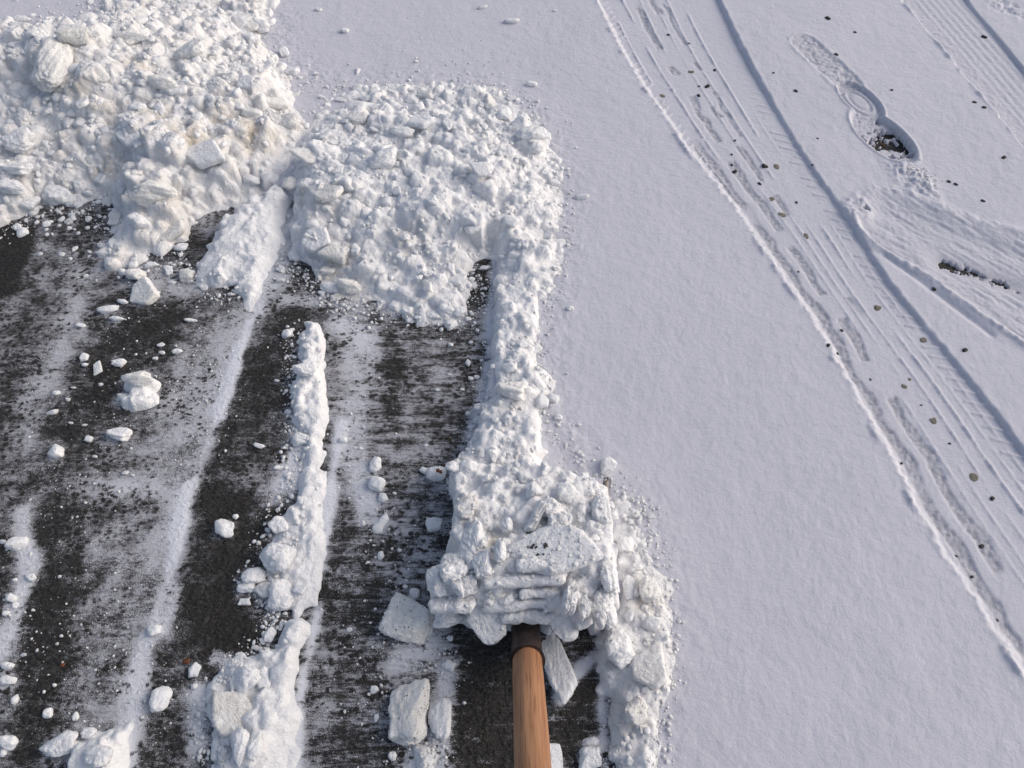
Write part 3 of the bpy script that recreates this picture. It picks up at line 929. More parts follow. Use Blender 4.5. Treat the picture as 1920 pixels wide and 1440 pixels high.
# the heaped snow carried on the shovel
heap('snow_load', 'thick heap of clumped snow piled on the shovel blade', 'snow load',
     [(850, 885, .02), (885, 872, .03), (960, 885, .04), (1050, 890, .04), (1105, 905, .04), (1136, 925, .04), (1140, 985, .05), (1152, 1055, .05), (1150, 1120, .04), (1140, 1165, .03), (1060, 1178, .03), (960, 1172, .04),
      (880, 1150, .04), (815, 1125, .04), (805, 1085, .05), (845, 1050, .05), (850, 970, .04)],
     [(880, 900, .065), (960, 910, .075), (1060, 915, .075), (1115, 930, .07), (880, 970, .095), (960, 970, .085), (1050, 970, .085), (1120, 990, .095), (880, 1040, .11), (960, 1040, .112), (1060, 1025, .108), (1130, 1050, .118),
      (850, 1090, .10), (920, 1085, .108), (1000, 1085, .112), (960, 1115, .092), (1020, 1125, .086), (1090, 1100, .10), (1135, 1110, .09), (880, 1140, .05), (980, 1155, .05), (1100, 1150, .055), (1135, 1150, .05)],
     8000, (0.004, 0.018), edge=0.010, fine=1.5, dirt=[(930, 1010, .1, .02, .8), (880, 950, .09, .02, .5)], seed=9)

hid = np.pad(HG > z + 0.012, n, constant_values=False)
keep &= ~(hid[:-1, :-1] & hid[1:, :-1] & hid[:-1, 1:] & hid[1:, 1:])
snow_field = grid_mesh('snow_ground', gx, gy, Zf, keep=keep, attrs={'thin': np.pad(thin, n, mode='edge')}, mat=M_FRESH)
tag(snow_field, 'smooth fresh snow lying on the driveway with tyre tracks and a boot print', kind='structure')

# ------------------------------------------------------------------ chunk shapes
def ico(sub):
    bm = bmesh.new()
    bmesh.ops.create_icosphere(bm, subdivisions=sub, radius=1.0)
    v = np.array([q.co[:] for q in bm.verts])
    f = np.array([[q.index for q in p.verts] for p in bm.faces])
    bm.free()
    return v, f


def to_mesh(name, v, f, mat=None):
    me = bpy.data.meshes.new(name)
    me.from_pydata(v.tolist(), [], f.tolist())
    me.polygons.foreach_set('use_smooth', np.ones(len(f), bool))
    if mat:
        me.materials.append(mat)
    me.update()
    return me


V4, F4 = ico(4)
V3, F3 = ico(3)
V5, F5 = ico(5)
V1, F1 = ico(1)


def chunk_shape(kind, seed, V=V4, rough=1.0):
    """unit chunk (about +-1): a rounded polyhedron cut by random planes, roughened"""
    rng = np.random.default_rng(seed)
    if kind == 'plate':
        k = rng.integers(5, 8)
        th = np.arange(k) * 6.283 / k + rng.uniform(-.4, .4, k)
        nrm = np.stack([np.cos(th), np.sin(th), rng.uniform(-.25, .25, k)], 1)
        h = rng.uniform(0.72, 1.0, k)
        nrm = np.vstack([nrm, [[rng.uniform(-.06, .06), rng.uniform(-.06, .06), 1]], [[0, 0, -1]]])
        h = np.append(h, [0.62, 0.62])
        p = 16
    else:
        k = 14 if kind == 'angular' else 20
        nrm = rng.normal(size=(k, 3))
        h = rng.uniform(0.66, 1.1, k) if kind == 'angular' else rng.uniform(0.82, 1.05, k)
        p = 18 if kind == 'angular' else 8
        ax_ = np.vstack([np.eye(3), -np.eye(3)]) + rng.normal(scale=0.34 if kind == 'angular' else 0.26, size=(6, 3))
        nrm = np.vstack([nrm, ax_])
        h = np.append(h, rng.uniform(0.60, 0.95, 6) if kind == 'angular' else rng.uniform(0.72, 1.0, 6))
    nrm /= np.linalg.norm(nrm, axis=1)[:, None]
    dot = np.maximum(V @ nrm.T, 0) / h
    r = 1.0 / np.maximum((dot ** p).sum(1) ** (1 / p), 0.55)
    r = r * (1 + rough * (0.16 * noise3(V, 1.9, seed) + 0.085 * noise3(V, 4.6, seed + 9) + 0.055 * noise3(V, 10, seed + 4) + 0.034 * noise3(V, 23, seed + 6) + 0.016 * noise3(V, 50, seed + 2)))
    v = V * r[:, None]
    mn, mx = v.min(0), v.max(0)
    return (v - (mn + mx) / 2) / ((mx - mn) / 2)


def plate_shape(seed, boxy=False, rough=1.0):
    """unit slab: flat faces, a broken rounded rim, its own outline"""
    rng = np.random.default_rng(seed)
    nt = 88
    th = np.linspace(0, 2 * math.pi, nt, endpoint=False)
    if boxy:
        nrm_a = np.array([0, math.pi / 2, math.pi, 3 * math.pi / 2]) + rng.uniform(-.12, .12, 4)
        h = rng.uniform(0.86, 1.0, 4)
        p = 22
    else:
        k = rng.integers(4, 7)
        nrm_a = np.arange(k) * 2 * math.pi / k + rng.uniform(-.42, .42, k) + rng.random() * 6
        h = rng.uniform(0.66, 1.0, k)
        p = 20
    R = sum((np.maximum(np.cos(th - a), 0) / q) ** p for a, q in zip(nrm_a, h)) ** (-1 / p)
    R = np.minimum(R, 1.45)
    if boxy:
        R *= 1 + 0.16 * vnoise(np.cos(th) * 1.3 + 2.0 * np.sin(th) + seed * 1.7, np.sin(th) * 0.8 + seed)
    R *= 1 + 0.045 * rough * vnoise(np.cos(th) * 2.6 + seed, np.sin(th) * 2.6 + 4.1) + 0.025 * rough * vnoise(np.cos(th) * 8 + seed, np.sin(th) * 8) + 0.013 * rough * rng.normal(size=nt)
    rim = 0.24 if boxy else 0.18
    prof = [(q, 1.0) for q in np.linspace(0.10, 1 - rim, 9)]
    prof += [(1 - rim + rim * math.sin(a), math.copysign(abs(math.cos(a)) ** 0.8, math.cos(a))) for a in np.linspace(0.22, math.pi - 0.22, 11)]
    prof += [(q, -1.0) for q in np.linspace(1 - rim, 0.10, 9)]
    v = [(0, 0, 1.0)]
    for q, zz_ in prof:
        for j in range(nt):
            v.append((R[j] * q * math.cos(th[j]), R[j] * q * math.sin(th[j]), zz_))
    v.append((0, 0, -1.0))
    v = np.array(v)
    f = []
    m = len(prof)
    for j in range(nt):
        k = (j + 1) % nt
        f.append((0, 1 + j, 1 + k))
        for i in range(m - 1):
            a = 1 + i * nt
            f.append((a + j, a + nt + j, a + nt + k))
            f.append((a + j, a + nt + k, a + k))
        a = 1 + (m - 1) * nt
        f.append((a + j, len(v) - 1, a + k))
    asp = np.array([1.5, 0.6, .25]) if boxy else np.array([1, 1, .3])
    n1 = noise3(v * asp, 2.6, seed)
    n2 = noise3(v * asp, 8.0, seed + 5)
    n3 = noise3(v * asp, 21.0, seed + 8)
    v[:, 2] += ((0.55 if boxy else 0.30) * n1 + 0.28 * n2 + 0.18 * n3) * rough
    rr_ = 1 + (0.045 * n2 + 0.035 * n3) * rough
    v[:, 0] *= rr_
    v[:, 1] *= rr_
    mn, mx = v.min(0), v.max(0)
    return (v - (mn + mx) / 2) / ((mx - mn) / 2), np.array(f)


SHAPES = {}
for kind, cnt in (('round', 12), ('angular', 12)):
    SHAPES[kind] = [to_mesh('chunk_' + kind, chunk_shape(kind, 31 * q + len(kind), V4, 1.35), F4, M_WHITE) for q in range(cnt)]
    SHAPES[kind + '_big'] = [to_mesh('chunk_' + kind, chunk_shape(kind, 31 * q + 700 + len(kind), V5, 1.5), F5, M_WHITE) for q in range(5)]
for kind, cnt, bx_ in (('plate', 9, False), ('bar', 7, True)):
    SHAPES[kind] = [to_mesh('slab_' + kind, *plate_shape(17 * q + 5, bx_, 1.0 if bx_ else 0.5), M_WHITE) for q in range(cnt)]
MATS = {'w': M_WHITE, 'b': M_BEIGE, 'd': M_DIRTY, 'g': M_GREY}
KINDS = {'r': 'round', 'a': 'angular', 'p': 'plate', 's': 'bar'}


def put(name, me, mat, loc, scale, rot):
    o = bpy.data.objects.new(name, me)
    o.location, o.scale, o.rotation_euler = loc, scale, rot
    COL.objects.link(o)
    o.material_slots[0].link = 'OBJECT'
    o.material_slots[0].material = mat
    return o


def chunk(px, py, w, h, shape, mat, label, group, name=None, sink=0.30, thick=None, turn=0.25):
    p, t = march(px, py)
    d = ray(px, py)
    k = t / FPX                                    # metres per photo px at that depth
    dn = d / np.linalg.norm(d)
    ca, sa = math.hypot(dn[0], dn[1]), -dn[2]
    wx, hy = w * k, h * k
    sz = (thick or (0.42 if shape == 'p' else 0.74)) * min(wx, hy)
    sy = 1.22 * max((hy - ca * sz) / sa, 0.60 * hy)
    wx *= 1.08
    rz = random.uniform(-turn, turn) + random.choice((0, math.pi))
    tilt = 0.30 if shape == 'p' else 0.22
    # the picked point is the chunk's middle: shift so that it stands on the surface below it
    up = sz * (0.5 - sink)
    gp = G(px, py, p[2] + up)
    zg = float(sample(HG, xs, ys, np.array([gp[0]]), np.array([gp[1]]))[0])
    zc = max(min(zg, p[2] + 0.02), 0.0) + up
    gp = G(px, py, zc)
    nm = name or ('snow_slab' if shape == 'p' else 'snow_chunk')
    o = put(nm, random.choice(SHAPES[KINDS[shape] + ('_big' if w > 40 and shape in 'ra' else '')]), MATS[mat], (gp[0], gp[1], zc), (wx / 2, sy / 2, sz / 2), (random.uniform(-tilt, tilt), random.uniform(-tilt, tilt), rz))
    tag(o, label, 'snow slab' if shape == 'p' else 'snow chunk', group)
    return o


# photo x, photo y, width, height, shape, material, label
LOOSE = '''
203 580 37 20 r w|flat-topped white snow chunk, upper one of the pair left of the angular slab
219 597 26 15 a w|small white snow chunk lying just below a larger flat-topped one
151 610 18 12 r w|lone white snow bit left of the pair of flat chunks
273 547 52 50 p b|pale angular snow slab with a straight edge standing on the asphalt below the tall heap
253 515 37 35 a b|beige lump of snow leaning on top of the pale angular slab
292 549 16 14 r w|small white lump resting against the right corner of the angular slab
230 565 22 14 r w|broken crumbs of snow touching the angular slab's left foot
285 498 26 18 a w|white snow chunk at the tip of the tall heap's foot
349 516 28 32 r g|rounded greyish snow chunk at the foot of the scraped bank
317 508 15 20 a w|narrow upright snow chunk beside the rounded greyish one
157 670 17 20 a w|upright white snow chip on grey film, left of the square-cornered chunk
184 691 18 24 p w|tilted flake of snow between the upright chip and the square-cornered chunk
332 658 19 15 r w|rightmost of the three white bits above the big square-cornered chunk
302 647 13 11 a w|topmost of the three white bits above the big square-cornered chunk
304 661 11 9 r w|lowest of the three white bits above the big square-cornered chunk
260 708 54 42 a b|big square-cornered snow chunk sitting on a powder mound on dark asphalt
223 680 24 22 r w|soft white lump behind the big square-cornered chunk
230 745 30 20 a b|flat-faced snow chip below the big square-cornered chunk
98 773 22 13 r w|oval white snow bit above the five-sided chunk near the left side
107 847 28 30 a w|five-sided white chunk alone on the asphalt near the left side
223 814 42 36 a w|pointed white chunk with a tail toward upper right on black asphalt
167 823 15 16 r w|small round bit left of the pointed white chunk
106 737 15 13 a w|small notched bit above the oval white snow bit
486 836 21 11 r w|long white bit alone in the streaked lane left of the long ridge
522 877 18 11 r w|long white bit close to the long ridge's left flank
539 890 14 10 r w|stubby white bit touching the long ridge's left flank
538 627 20 22 r w|white chunk left of the ridge's far end
573 650 16 17 r w|round lump leaning on the ridge's far end
572 693 44 35 r w|largest smooth boulder of snow sitting on the far part of the long ridge
565 824 32 30 r w|round bluish ball of snow in the shade of the long ridge
540 772 15 12 a w|chip of snow left of the long ridge, between boulder and bluish ball
527 505 15 17 a w|white bit right of the scraped bank, upper of two
526 526 18 12 a g|greyish bit right of the scraped bank, lower of two
597 515 20 27 a d|upright dirty chunk beneath the grey rocky slab of the wide heap
358 600 25 10 r w|long low strip of snow at the beginning of the pale smear
437 530 24 16 r w|white lump at the scraped bank's lower end
382 539 16 14 r w|small lump at the lower left foot of the scraped bank
32 1018 36 32 r w|smooth egg-shaped white chunk at the left edge
59 1083 18 18 a w|triangular white chip below the egg-shaped chunk
22 1121 20 18 r w|white lump at the left edge under the triangular chip
13 1249 28 18 r w|flat white pebble of snow at the left edge, upper of two
15 1275 32 20 r w|flat white pebble of snow at the left edge, lower of two
28 1311 14 18 r w|small upright bit of snow below the two flat ones at the left edge
15 1393 34 30 r w|heart-shaped white chunk near the lower left corner
422 991 36 38 a w|star-cornered white chunk alone on the blackest asphalt
289 1182 24 24 r w|round white ball of snow on the pale smear
364 1256 22 28 a w|rough white chunk right of the pale smear
301 1311 34 46 r w|long slanting white chunk on the asphalt at the near end of the pale smear
364 1287 13 12 a w|small chip below the rough white chunk
90 1337 18 20 r w|egg-sized white bit above the large oval chunk
142 1343 12 16 r w|little upright white bit above the large oval chunk
115 1397 64 48 r w|large oval white chunk near the lower left corner
167 1375 26 25 r w|grey-white lump touching the large oval chunk
183 1417 58 44 r w|large half-round chunk sunk in the soft mound
458 1129 22 16 a w|small wedge left of the two big ridge boulders
475 1080 42 36 r w|smooth round boulder at the left tip of the long ridge's near end
462 1101 34 25 r w|half-buried boulder below the smooth round one at the ridge tip
493 1107 36 34 r g|grey granular lump between the ridge-tip boulders
528 1115 46 58 r w|tall rounded boulder at the near end of the long ridge
520 1046 62 58 r w|largest cracked boulder in the long ridge's near end
523 985 36 38 a w|blocky chunk above the cracked boulder on the ridge
562 1105 24 22 a w|small block right of the tall rounded boulder
505 1190 22 30 a w|white chunk lying left of the chunky ridge's far end
463 1277 56 54 a w|large smooth block on the chunky ridge's left flank
442 1270 16 46 p w|thin plate standing beside the large smooth block
437 1340 86 72 p g|large grey granular plate lying against the chunky ridge
493 1273 28 40 r w|upright lump right of the large smooth block
478 1400 30 46 r w|rounded lump on the chunky ridge near the lower border
450 1400 32 62 r w|long lump lying along the chunky ridge near the lower border
407 1400 20 42 a w|narrow grey block at the chunky ridge's left foot
704 872 21 30 a w|upper of two white chunks standing one above the other in the middle lane
707 907 31 33 r w|lower of two white chunks standing one above the other in the middle lane
818 888 36 33 r w|white chunk that carries a brown leaf fragment
795 882 16 15 r w|small lump touching the leaf-carrying chunk's left side
849 875 27 25 a w|six-sided white chunk right of the leaf-carrying chunk
813 983 30 31 r w|pale bluish chunk in the shade left of the shovel load
718 933 18 20 a w|low broken bit below the two stacked white chunks
898 763 18 17 a w|tilted chip on the cut edge, upper one
896 787 17 18 r w|rounded bit on the cut edge below the tilted chip
927 787 15 16 r w|white ball on the bank's side near the cut edge
643 825 15 14 r w|white ball on the bright strip right of the long ridge
763 583 24 20 a w|block at the left end of the crumbled row below the wide heap
812 592 30 22 a w|middle block in the crumbled row below the wide heap
858 587 30 25 a w|square block at the right end of the crumbled row below the wide heap
768 601 17 14 a w|small block dropped in front of the crumbled row's left end
837 580 30 18 r w|rounded block between the middle and right blocks of the crumbled row
960 733 56 52 a b|big blocky chunk on the bank halfway down the cut edge
955 690 28 24 r w|rounded lump on the bank above the big blocky chunk
1015 752 28 32 a w|wedge-shaped chunk on the smooth snow beside the bank
1037 747 22 22 r w|roundish chunk touching the wedge on the smooth snow
1141 873 32 36 a w|six-sided white chunk alone on smooth snow above the shovel load
1090 369 28 15 r w|oval white chunk alone on smooth snow right of the wide heap
1069 578 13 12 r w|small lone ball on smooth snow right of the cut bank
1047 782 15 14 r w|small ball on smooth snow below the wedge
765 1160 94 84 a d|big dirt-speckled chunk left of the shovel socket
777 1114 18 22 r w|small lump between the big speckled chunk and the shovel load
767 1335 74 100 a d|biggest rough chunk on the asphalt left of the handle
825 1347 42 66 r w|smoother chunk pressed against the biggest rough one
841 1249 30 20 a w|small flat-bottomed chunk just left of the socket's lower end
702 1293 16 14 a w|pointed chip in the lane left of the biggest rough chunk
1044 1246 54 122 p w|flat white slab half hidden behind the handle
1107 1391 30 16 r w|flat oval chunk right of the handle, upper of two
1106 1421 42 36 a w|faceted chunk right of the handle, lower of two
1040 1424 34 46 p w|snow slab peeping out from behind the handle near the lower border
1218 1106 42 48 r d|speckled round chunk on top of the bank right of the shovel
1163 1214 54 70 a w|tilted block at the bank's inner side right of the socket
1216 1247 60 74 p b|wide plate lying on the bank right of the tilted block
1190 1222 22 40 a g|grey wedge between the tilted block and the wide plate
1222 1170 38 30 r w|rounded lump between the speckled chunk and the wide plate
1190 1335 42 46 r d|dirty knob on the bank near the lower border
1180 1102 22 44 a w|upright block on the bank beside the speckled round chunk
1172 1020 30 34 r w|rounded knob on the bank level with the shovel load's top
1145 947 15 15 r w|small ball beside the gap at the shovel's right edge
103 120 62 88 r b|tan bulging boulder forming the overhang of the tall heap
140 66 56 46 r b|rounded boulder on the crest of the tall heap
173 140 66 58 a b|layered boulder right of the tan bulging one
247 68 60 30 a b|long block on the crest above the brown hollow
243 257 52 40 p w|bluish-white flat slab sticking out in the middle of the tall heap
380 290 92 46 p w|large smooth white slab lying on the tall heap's right flank
290 358 78 66 a b|large beige block on the tall heap's lower ridge
313 437 68 42 p d|dirt-speckled oval slab lying at the tall heap's foot
325 400 38 32 p w|flat slab above the dirt-speckled oval one
472 337 32 28 a w|cube-like chunk alone in the hollow between the heaps
405 354 30 26 a w|block at the tall heap's foot below the large white slab
375 366 22 22 a w|white chip left of the block below the large white slab
430 318 44 58 p w|long leaning slab right of the large smooth white slab
37 268 56 56 r w|big rounded lump in the shaded lower left of the tall heap
33 318 54 38 a w|white block at the left edge under the big rounded lump
53 383 46 38 r w|smooth white lump at the left foot of the tall heap
20 350 50 34 r w|broad white lump at the left edge above the bare dark ground
110 367 60 46 a w|faceted white chunk at the tall heap's foot beside the asphalt
263 415 40 40 a w|white block on the tall heap's lower tip
218 413 26 36 a b|rough lump on the left flank of the tall heap's lower tip
357 100 66 46 r b|broad rounded block at the back of the tall heap
307 153 50 36 a b|long leaning block in the middle of the tall heap's upper face
330 165 40 26 p w|white slab leaning beside the long block on the tall heap
510 187 60 34 p b|flat beige slab at the tall heap's right end
473 214 40 30 r b|brownish lump below the flat beige slab at the heap's right end
537 230 46 38 r g|grey shaded lump where the two heaps meet
488 48 34 28 r w|round lump at the far right corner of the tall heap
548 135 28 24 a w|white chunk alone on the smooth snow right of the tall heap
533 98 18 22 a w|pointed white chip on smooth snow right of the tall heap
497 122 30 13 p w|low flat chip at the right edge of the tall heap
43 36 30 18 r w|oval lump on smooth snow behind the tall heap
60 64 26 20 a w|lump at the back edge of the tall heap's left part
578 293 64 26 p b|long thin plate lying on the wide heap's upper left
607 362 68 36 p d|dirt-stained tilted plate on the wide heap's left side
545 345 28 32 a d|dirt-speckled cube at the wide heap's left edge
592 450 52 42 p w|bluish square slab on the wide heap's lower left
625 475 50 40 a g|grey rocky slab below the bluish square one
615 508 30 24 a b|pale chip under the grey rocky slab
552 478 22 30 r w|oval upright chunk at the foot of the wide heap's left side
657 535 46 38 a b|dirty-cornered block at the wide heap's lower left foot
622 540 40 24 r w|low lump left of the dirty-cornered block
717 302 60 52 r w|big shaded boulder in the middle of the wide heap
752 247 46 26 r w|long white lump behind the big shaded boulder
788 227 46 34 p w|flat leaning slab at the back of the wide heap
797 178 30 20 a d|dirty chunk at the back edge of the wide heap
918 193 22 36 a d|upright speckled block at the far right corner of the wide heap
870 192 15 20 r w|upright white bit at the wide heap's back edge
903 198 13 16 r w|small egg of snow touching the upright speckled block
945 217 28 26 r w|rounded lump right of the upright speckled block
1000 252 62 38 a w|broad block at the right shoulder of the wide heap
1005 276 28 30 r w|rounded chunk below the broad shoulder block
900 317 42 26 p w|long slab across the middle right of the wide heap
870 317 24 22 r w|grey-sided ball left of the long slab on the wide heap
1010 342 24 18 r w|left one of two neighbouring lumps at the wide heap's right foot
1038 343 22 18 r w|right one of two neighbouring lumps at the wide heap's right foot
957 417 32 32 r w|lump at the head of the cut edge
897 450 42 32 a w|white block above the dark notch of the wide heap
850 523 46 26 p w|flat slab at the wide heap's lower foot
802 537 16 26 a b|narrow upright chip at the wide heap's lower foot
647 412 18 28 r w|upright egg-shaped lump on the wide heap's left slope
838 230 16 32 p w|thin upright blade of snow at the wide heap's back
670 225 42 28 r d|speckled lump at the wide heap's upper left back
997 158 20 14 r w|lone lump on smooth snow behind the wide heap's right corner
960 40 28 14 r w|low lump with a tail alone on the smooth snow behind the heaps
647 58 15 13 r w|lone ball on smooth snow between the tall heap and the low lump
'''
for ln in LOOSE.strip().splitlines():
    a, lab = ln.split('|')
    px, py, w, h, sh, mt = a.split()
    chunk(float(px), float(py), float(w), float(h), sh, mt, lab, 'loose chunks of snow')

# powder shaken off the chunks on the asphalt round them
_n = len(asphalt.data.vertices)
_co = np.empty(_n * 3, np.float32)
asphalt.data.vertices.foreach_get('co', _co)
_co = _co.reshape(-1, 3)
_f = np.empty(_n, np.float32)
asphalt.data.attributes['film'].data.foreach_get('value', _f)
for ln in LOOSE.strip().splitlines():
    px, py, w = map(float, ln.split()[:3])
    if w < 26:
        continue
    g = G(px, py)
    r_ = 0.55 * w * math.hypot(g[1], CAM_H) / FPX + 0.004
    near = np.where((np.abs(_co[:, 0] - g[0]) < 3 * r_) & (np.abs(_co[:, 1] - g[1] + 0.2 * r_) < 3 * r_))[0]
    dd_ = np.hypot(_co[near, 0] - g[0], _co[near, 1] - g[1] + 0.2 * r_)
    _f[near] = np.maximum(_f[near], 0.62 * np.exp(-(dd_ / (1.15 * r_)) ** 3))
asphalt.data.attributes['film'].data.foreach_set('value', _f)

LAND = []
for ln in LOOSE.strip().splitlines():
    a, lab = ln.split('|')
    if len(lab.split()) <= 10 and not lab.startswith(('upper of', 'lower of', 'lowest of', 'topmost', 'rightmost', 'left one', 'right one', 'lone ', 'broken')):
        LAND.append((float(a.split()[0]), float(a.split()[1]), lab))
USED = set()


def beside(px, py, what, reach=190):
    """a label that places a lump by the nearest thing one can find"""
    for x, y, lab in sorted(LAND, key=lambda q: (q[0] - px) ** 2 + (q[1] - py) ** 2)[:9]:
        dx, dy = px - x, py - y
        if math.hypot(dx, dy) > reach:
            break
        way = ('right of' if dx > 0 else 'left of') if abs(dx) > abs(dy) else ('below' if dy > 0 else 'above')
        if (lab, way) not in USED:
            USED.add((lab, way))
            return '%s %s the %s' % (what, way, lab)
    return None


SMALL = {
    ('small white snow crumb on the dark asphalt left of the long snow ridge', 'snow crumbs on the left lanes'):
        '159 684 12 9,291 672 9 8,138 727 9 5,127 749 10 8,189 721 8 8,159 797 10 6,133 793 8 6,178 856 10 6,235 887 12 9,249 891 8 6,548 619 9 8,519 714 9 7,433 552 14 8,322 530 16 8,5 1016 12 10,29 1135 10 12,11 1150 12 12,28 1087 10 9,44 1228 12 7,112 1081 7 6,63 1144 7 6,442 968 11 12,386 1272 6 6,102 1285 8 8,502 994 10 10,493 1203 11 12,603 549 12 10,5 1412 12 14',
    ('small white snow crumb on the streaked asphalt right of the long snow ridge', 'snow crumbs on the right lane'):
        '877 681 11 15,883 710 10 9,894 707 10 9,819 731 9 8,867 730 8 7,843 702 8 6,877 775 8 9,884 801 12 10,880 819 8 8,677 841 9 6,798 835 7 7,783 595 12 11,878 598 12 10,749 1032 8 8,714 1042 12 15,706 1346 9 13,736 1418 15 15,843 1197 12 10,690 1055 8 7,760 1100 9 8,655 1180 9 8,907 502 16 12,740 925 7 6,1100 1235 8 7',
    ('tiny snow lump on the smooth snow close to the heaps', 'snow lumps on the smooth snow'):
        '597 18 12 9,670 133 9 13,593 138 10 8,612 163 8 7,767 168 18 10,780 115 8 7,783 133 8 6,850 150 8 7,905 14 18 9,1008 190 9 7,1025 202 7 6,1063 317 9 7,995 217 9 8,1050 385 8 7,1057 405 8 6,1065 460 8 6,1086 797 8 7,1040 20 7 5,575 155 9 7,563 146 10 8,603 182 12 8,640 188 20 11,683 185 24 15,560 172 8 6,720 183 10 8,1063 425 8 7,1220 968 12 10,1245 1290 9 8,1235 1210 10 8,1232 1060 8 7',
}
for (lab, grp), rows in SMALL.items():
    for r in rows.split(','):
        px, py, w, h = map(float, r.split())
        chunk(px, py, w * 1.05, h * 1.05, random.choice('rra'), 'w', beside(px, py, 'small crumb') or lab, grp, name='snow_crumb')

# more lumps over the heaps, alike
for lab, grp, poly, cnt, mats, szr in (
        ('off-white lump among the many on the tall heap', 'alike lumps of the tall heap', [(20, 90), (130, 70), (300, 30), (480, 20), (520, 200), (400, 330), (240, 460), (110, 330), (10, 360)], 34, 'wwbb', (16, 34)),
        ('white lump among the many on the wide heap', 'alike lumps of the wide heap', [(600, 210), (760, 190), (930, 200), (1030, 300), (1040, 500), (870, 500), (760, 580), (640, 520), (570, 400)], 34, 'wwww', (14, 28)),
        ('white lump among those clinging to the banks along the smooth snow', 'alike lumps of the banks', [(950, 600), (990, 600), (985, 900), (900, 900), (940, 800)], 10, 'www', (13, 24)),
        ('white lump among those clinging to the banks along the smooth snow', 'alike lumps of the banks', [(1165, 960), (1200, 960), (1230, 1200), (1200, 1430), (1165, 1430), (1170, 1200)], 8, 'www', (13, 24))):
    P = np.array(poly, float)
    q = 0
    while q < cnt:
        a = np.array([random.uniform(P[:, 0].min(), P[:, 0].max())]), np.array([random.uniform(P[:, 1].min(), P[:, 1].max())])
        if inside_poly(a[0], a[1], [tuple(v) for v in P])[0] < 0:
            continue
        w = random.uniform(*szr)
        chunk(float(a[0][0]), float(a[1][0]), w, w * random.uniform(.6, 1.0), random.choice('raap'), random.choice(mats), beside(float(a[0][0]), float(a[1][0]), 'embedded lump') or lab, grp, name='snow_chunk', sink=0.42, turn=1.2)
        q += 1

# ------------------------------------------------------------------ the shovel
def cam_point(px, py, depth):
    f = np.array([0, math.cos(_p), -math.sin(_p)])
    up = np.array([0, math.sin(_p), math.cos(_p)])
    return np.array([0, 0, CAM_H]) + depth * (f + (px - 960) / FPX * np.array([1.0, 0, 0]) - (py - 720) / FPX * up)


DIA = 0.042
A = cam_point(988.5, 1238, FPX * DIA / 55.0)
B = cam_point(999.0, 1440, FPX * DIA / 70.0)
axis = (B - A) / np.linalg.norm(B - A)


def tube(name, p0, p1, prof, mat, parent, seg=40, rings=60, wob=0.0, seed=1):
    """lathe along p0-p1; prof(t) = radius; local z runs along the axis"""
    L = np.linalg.norm(p1 - p0)
    ts = np.linspace(0, 1, rings)
    th = np.linspace(0, 2 * math.pi, seg, endpoint=False)
    v = []
    for t in ts:
        r = prof(t)
        for a in th:
            rr_ = r * (1 + wob * float(vnoise(np.array([math.cos(a) * 1.5 + seed]), np.array([math.sin(a) * 1.5 + t * L * 14]))[0]))
            v.append((rr_ * math.cos(a), rr_ * math.sin(a), t * L))
    f = []
    for i in range(rings - 1):
        for j in range(seg):
            k = (j + 1) % seg
            f.append((i * seg + j, i * seg + k, (i + 1) * seg + k, (i + 1) * seg + j))
    f.append(tuple(range(seg - 1, -1, -1)))
    f.append(tuple((rings - 1) * seg + j for j in range(seg)))
    me = bpy.data.meshes.new(name)
    me.from_pydata(v, [], f)
    me.polygons.foreach_set('use_smooth', np.array([len(q) == 4 for q in f]))
    me.materials.append(mat)
    o = bpy.data.objects.new(name, me)
    q = Vector(axis if np.dot(p1 - p0, axis) > 0 else -axis).to_track_quat('Z', 'Y')
    o.rotation_mode = 'QUATERNION'
    o.rotation_quaternion = q
    o.location = p0
    COL.objects.link(o)
    if parent:
        o.parent = parent
        o.matrix_parent_inverse = parent.matrix_world.inverted()
    return o


root = bpy.data.objects.new('snow_shovel', None)
foot = A - axis * ((A[2] - 0.06) / axis[2]) if axis[2] > 0.05 else A - axis * 0.2
root.location = (float(G(1000, 1050)[0]), float(G(1000, 1050)[1]), 0.0)
COL.objects.link(root)
tag(root, 'long-handled shovel with wooden shaft and rusty brown socket, its blade buried in snow', 'shovel')
bpy.context.view_layer.update()
LIP = A + axis * 0.002
SOCK = A - axis * 0.105
print('axis', axis, 'A', A, 'B', B, 'sock', SOCK)
tube('handle', A - axis * 0.03, B + axis * 0.42, lambda t: DIA / 2 * (1 + 0.02 * math.sin(t * 9)), M_WOOD, root, rings=90, wob=0.02)
R_ = DIA / 2


def sock_prof(t):
    r = R_ * 1.02 + 0.0016 + (1 - t) * -0.0005
    return r + 0.0030 * max(0.0, (t - 0.90) / 0.10) ** 2


tube('socket', SOCK, LIP, sock_prof, M_RUST, root, rings=60, wob=0.025, seed=4)
# thin wall of the socket's open mouth
bm = bmesh.new()
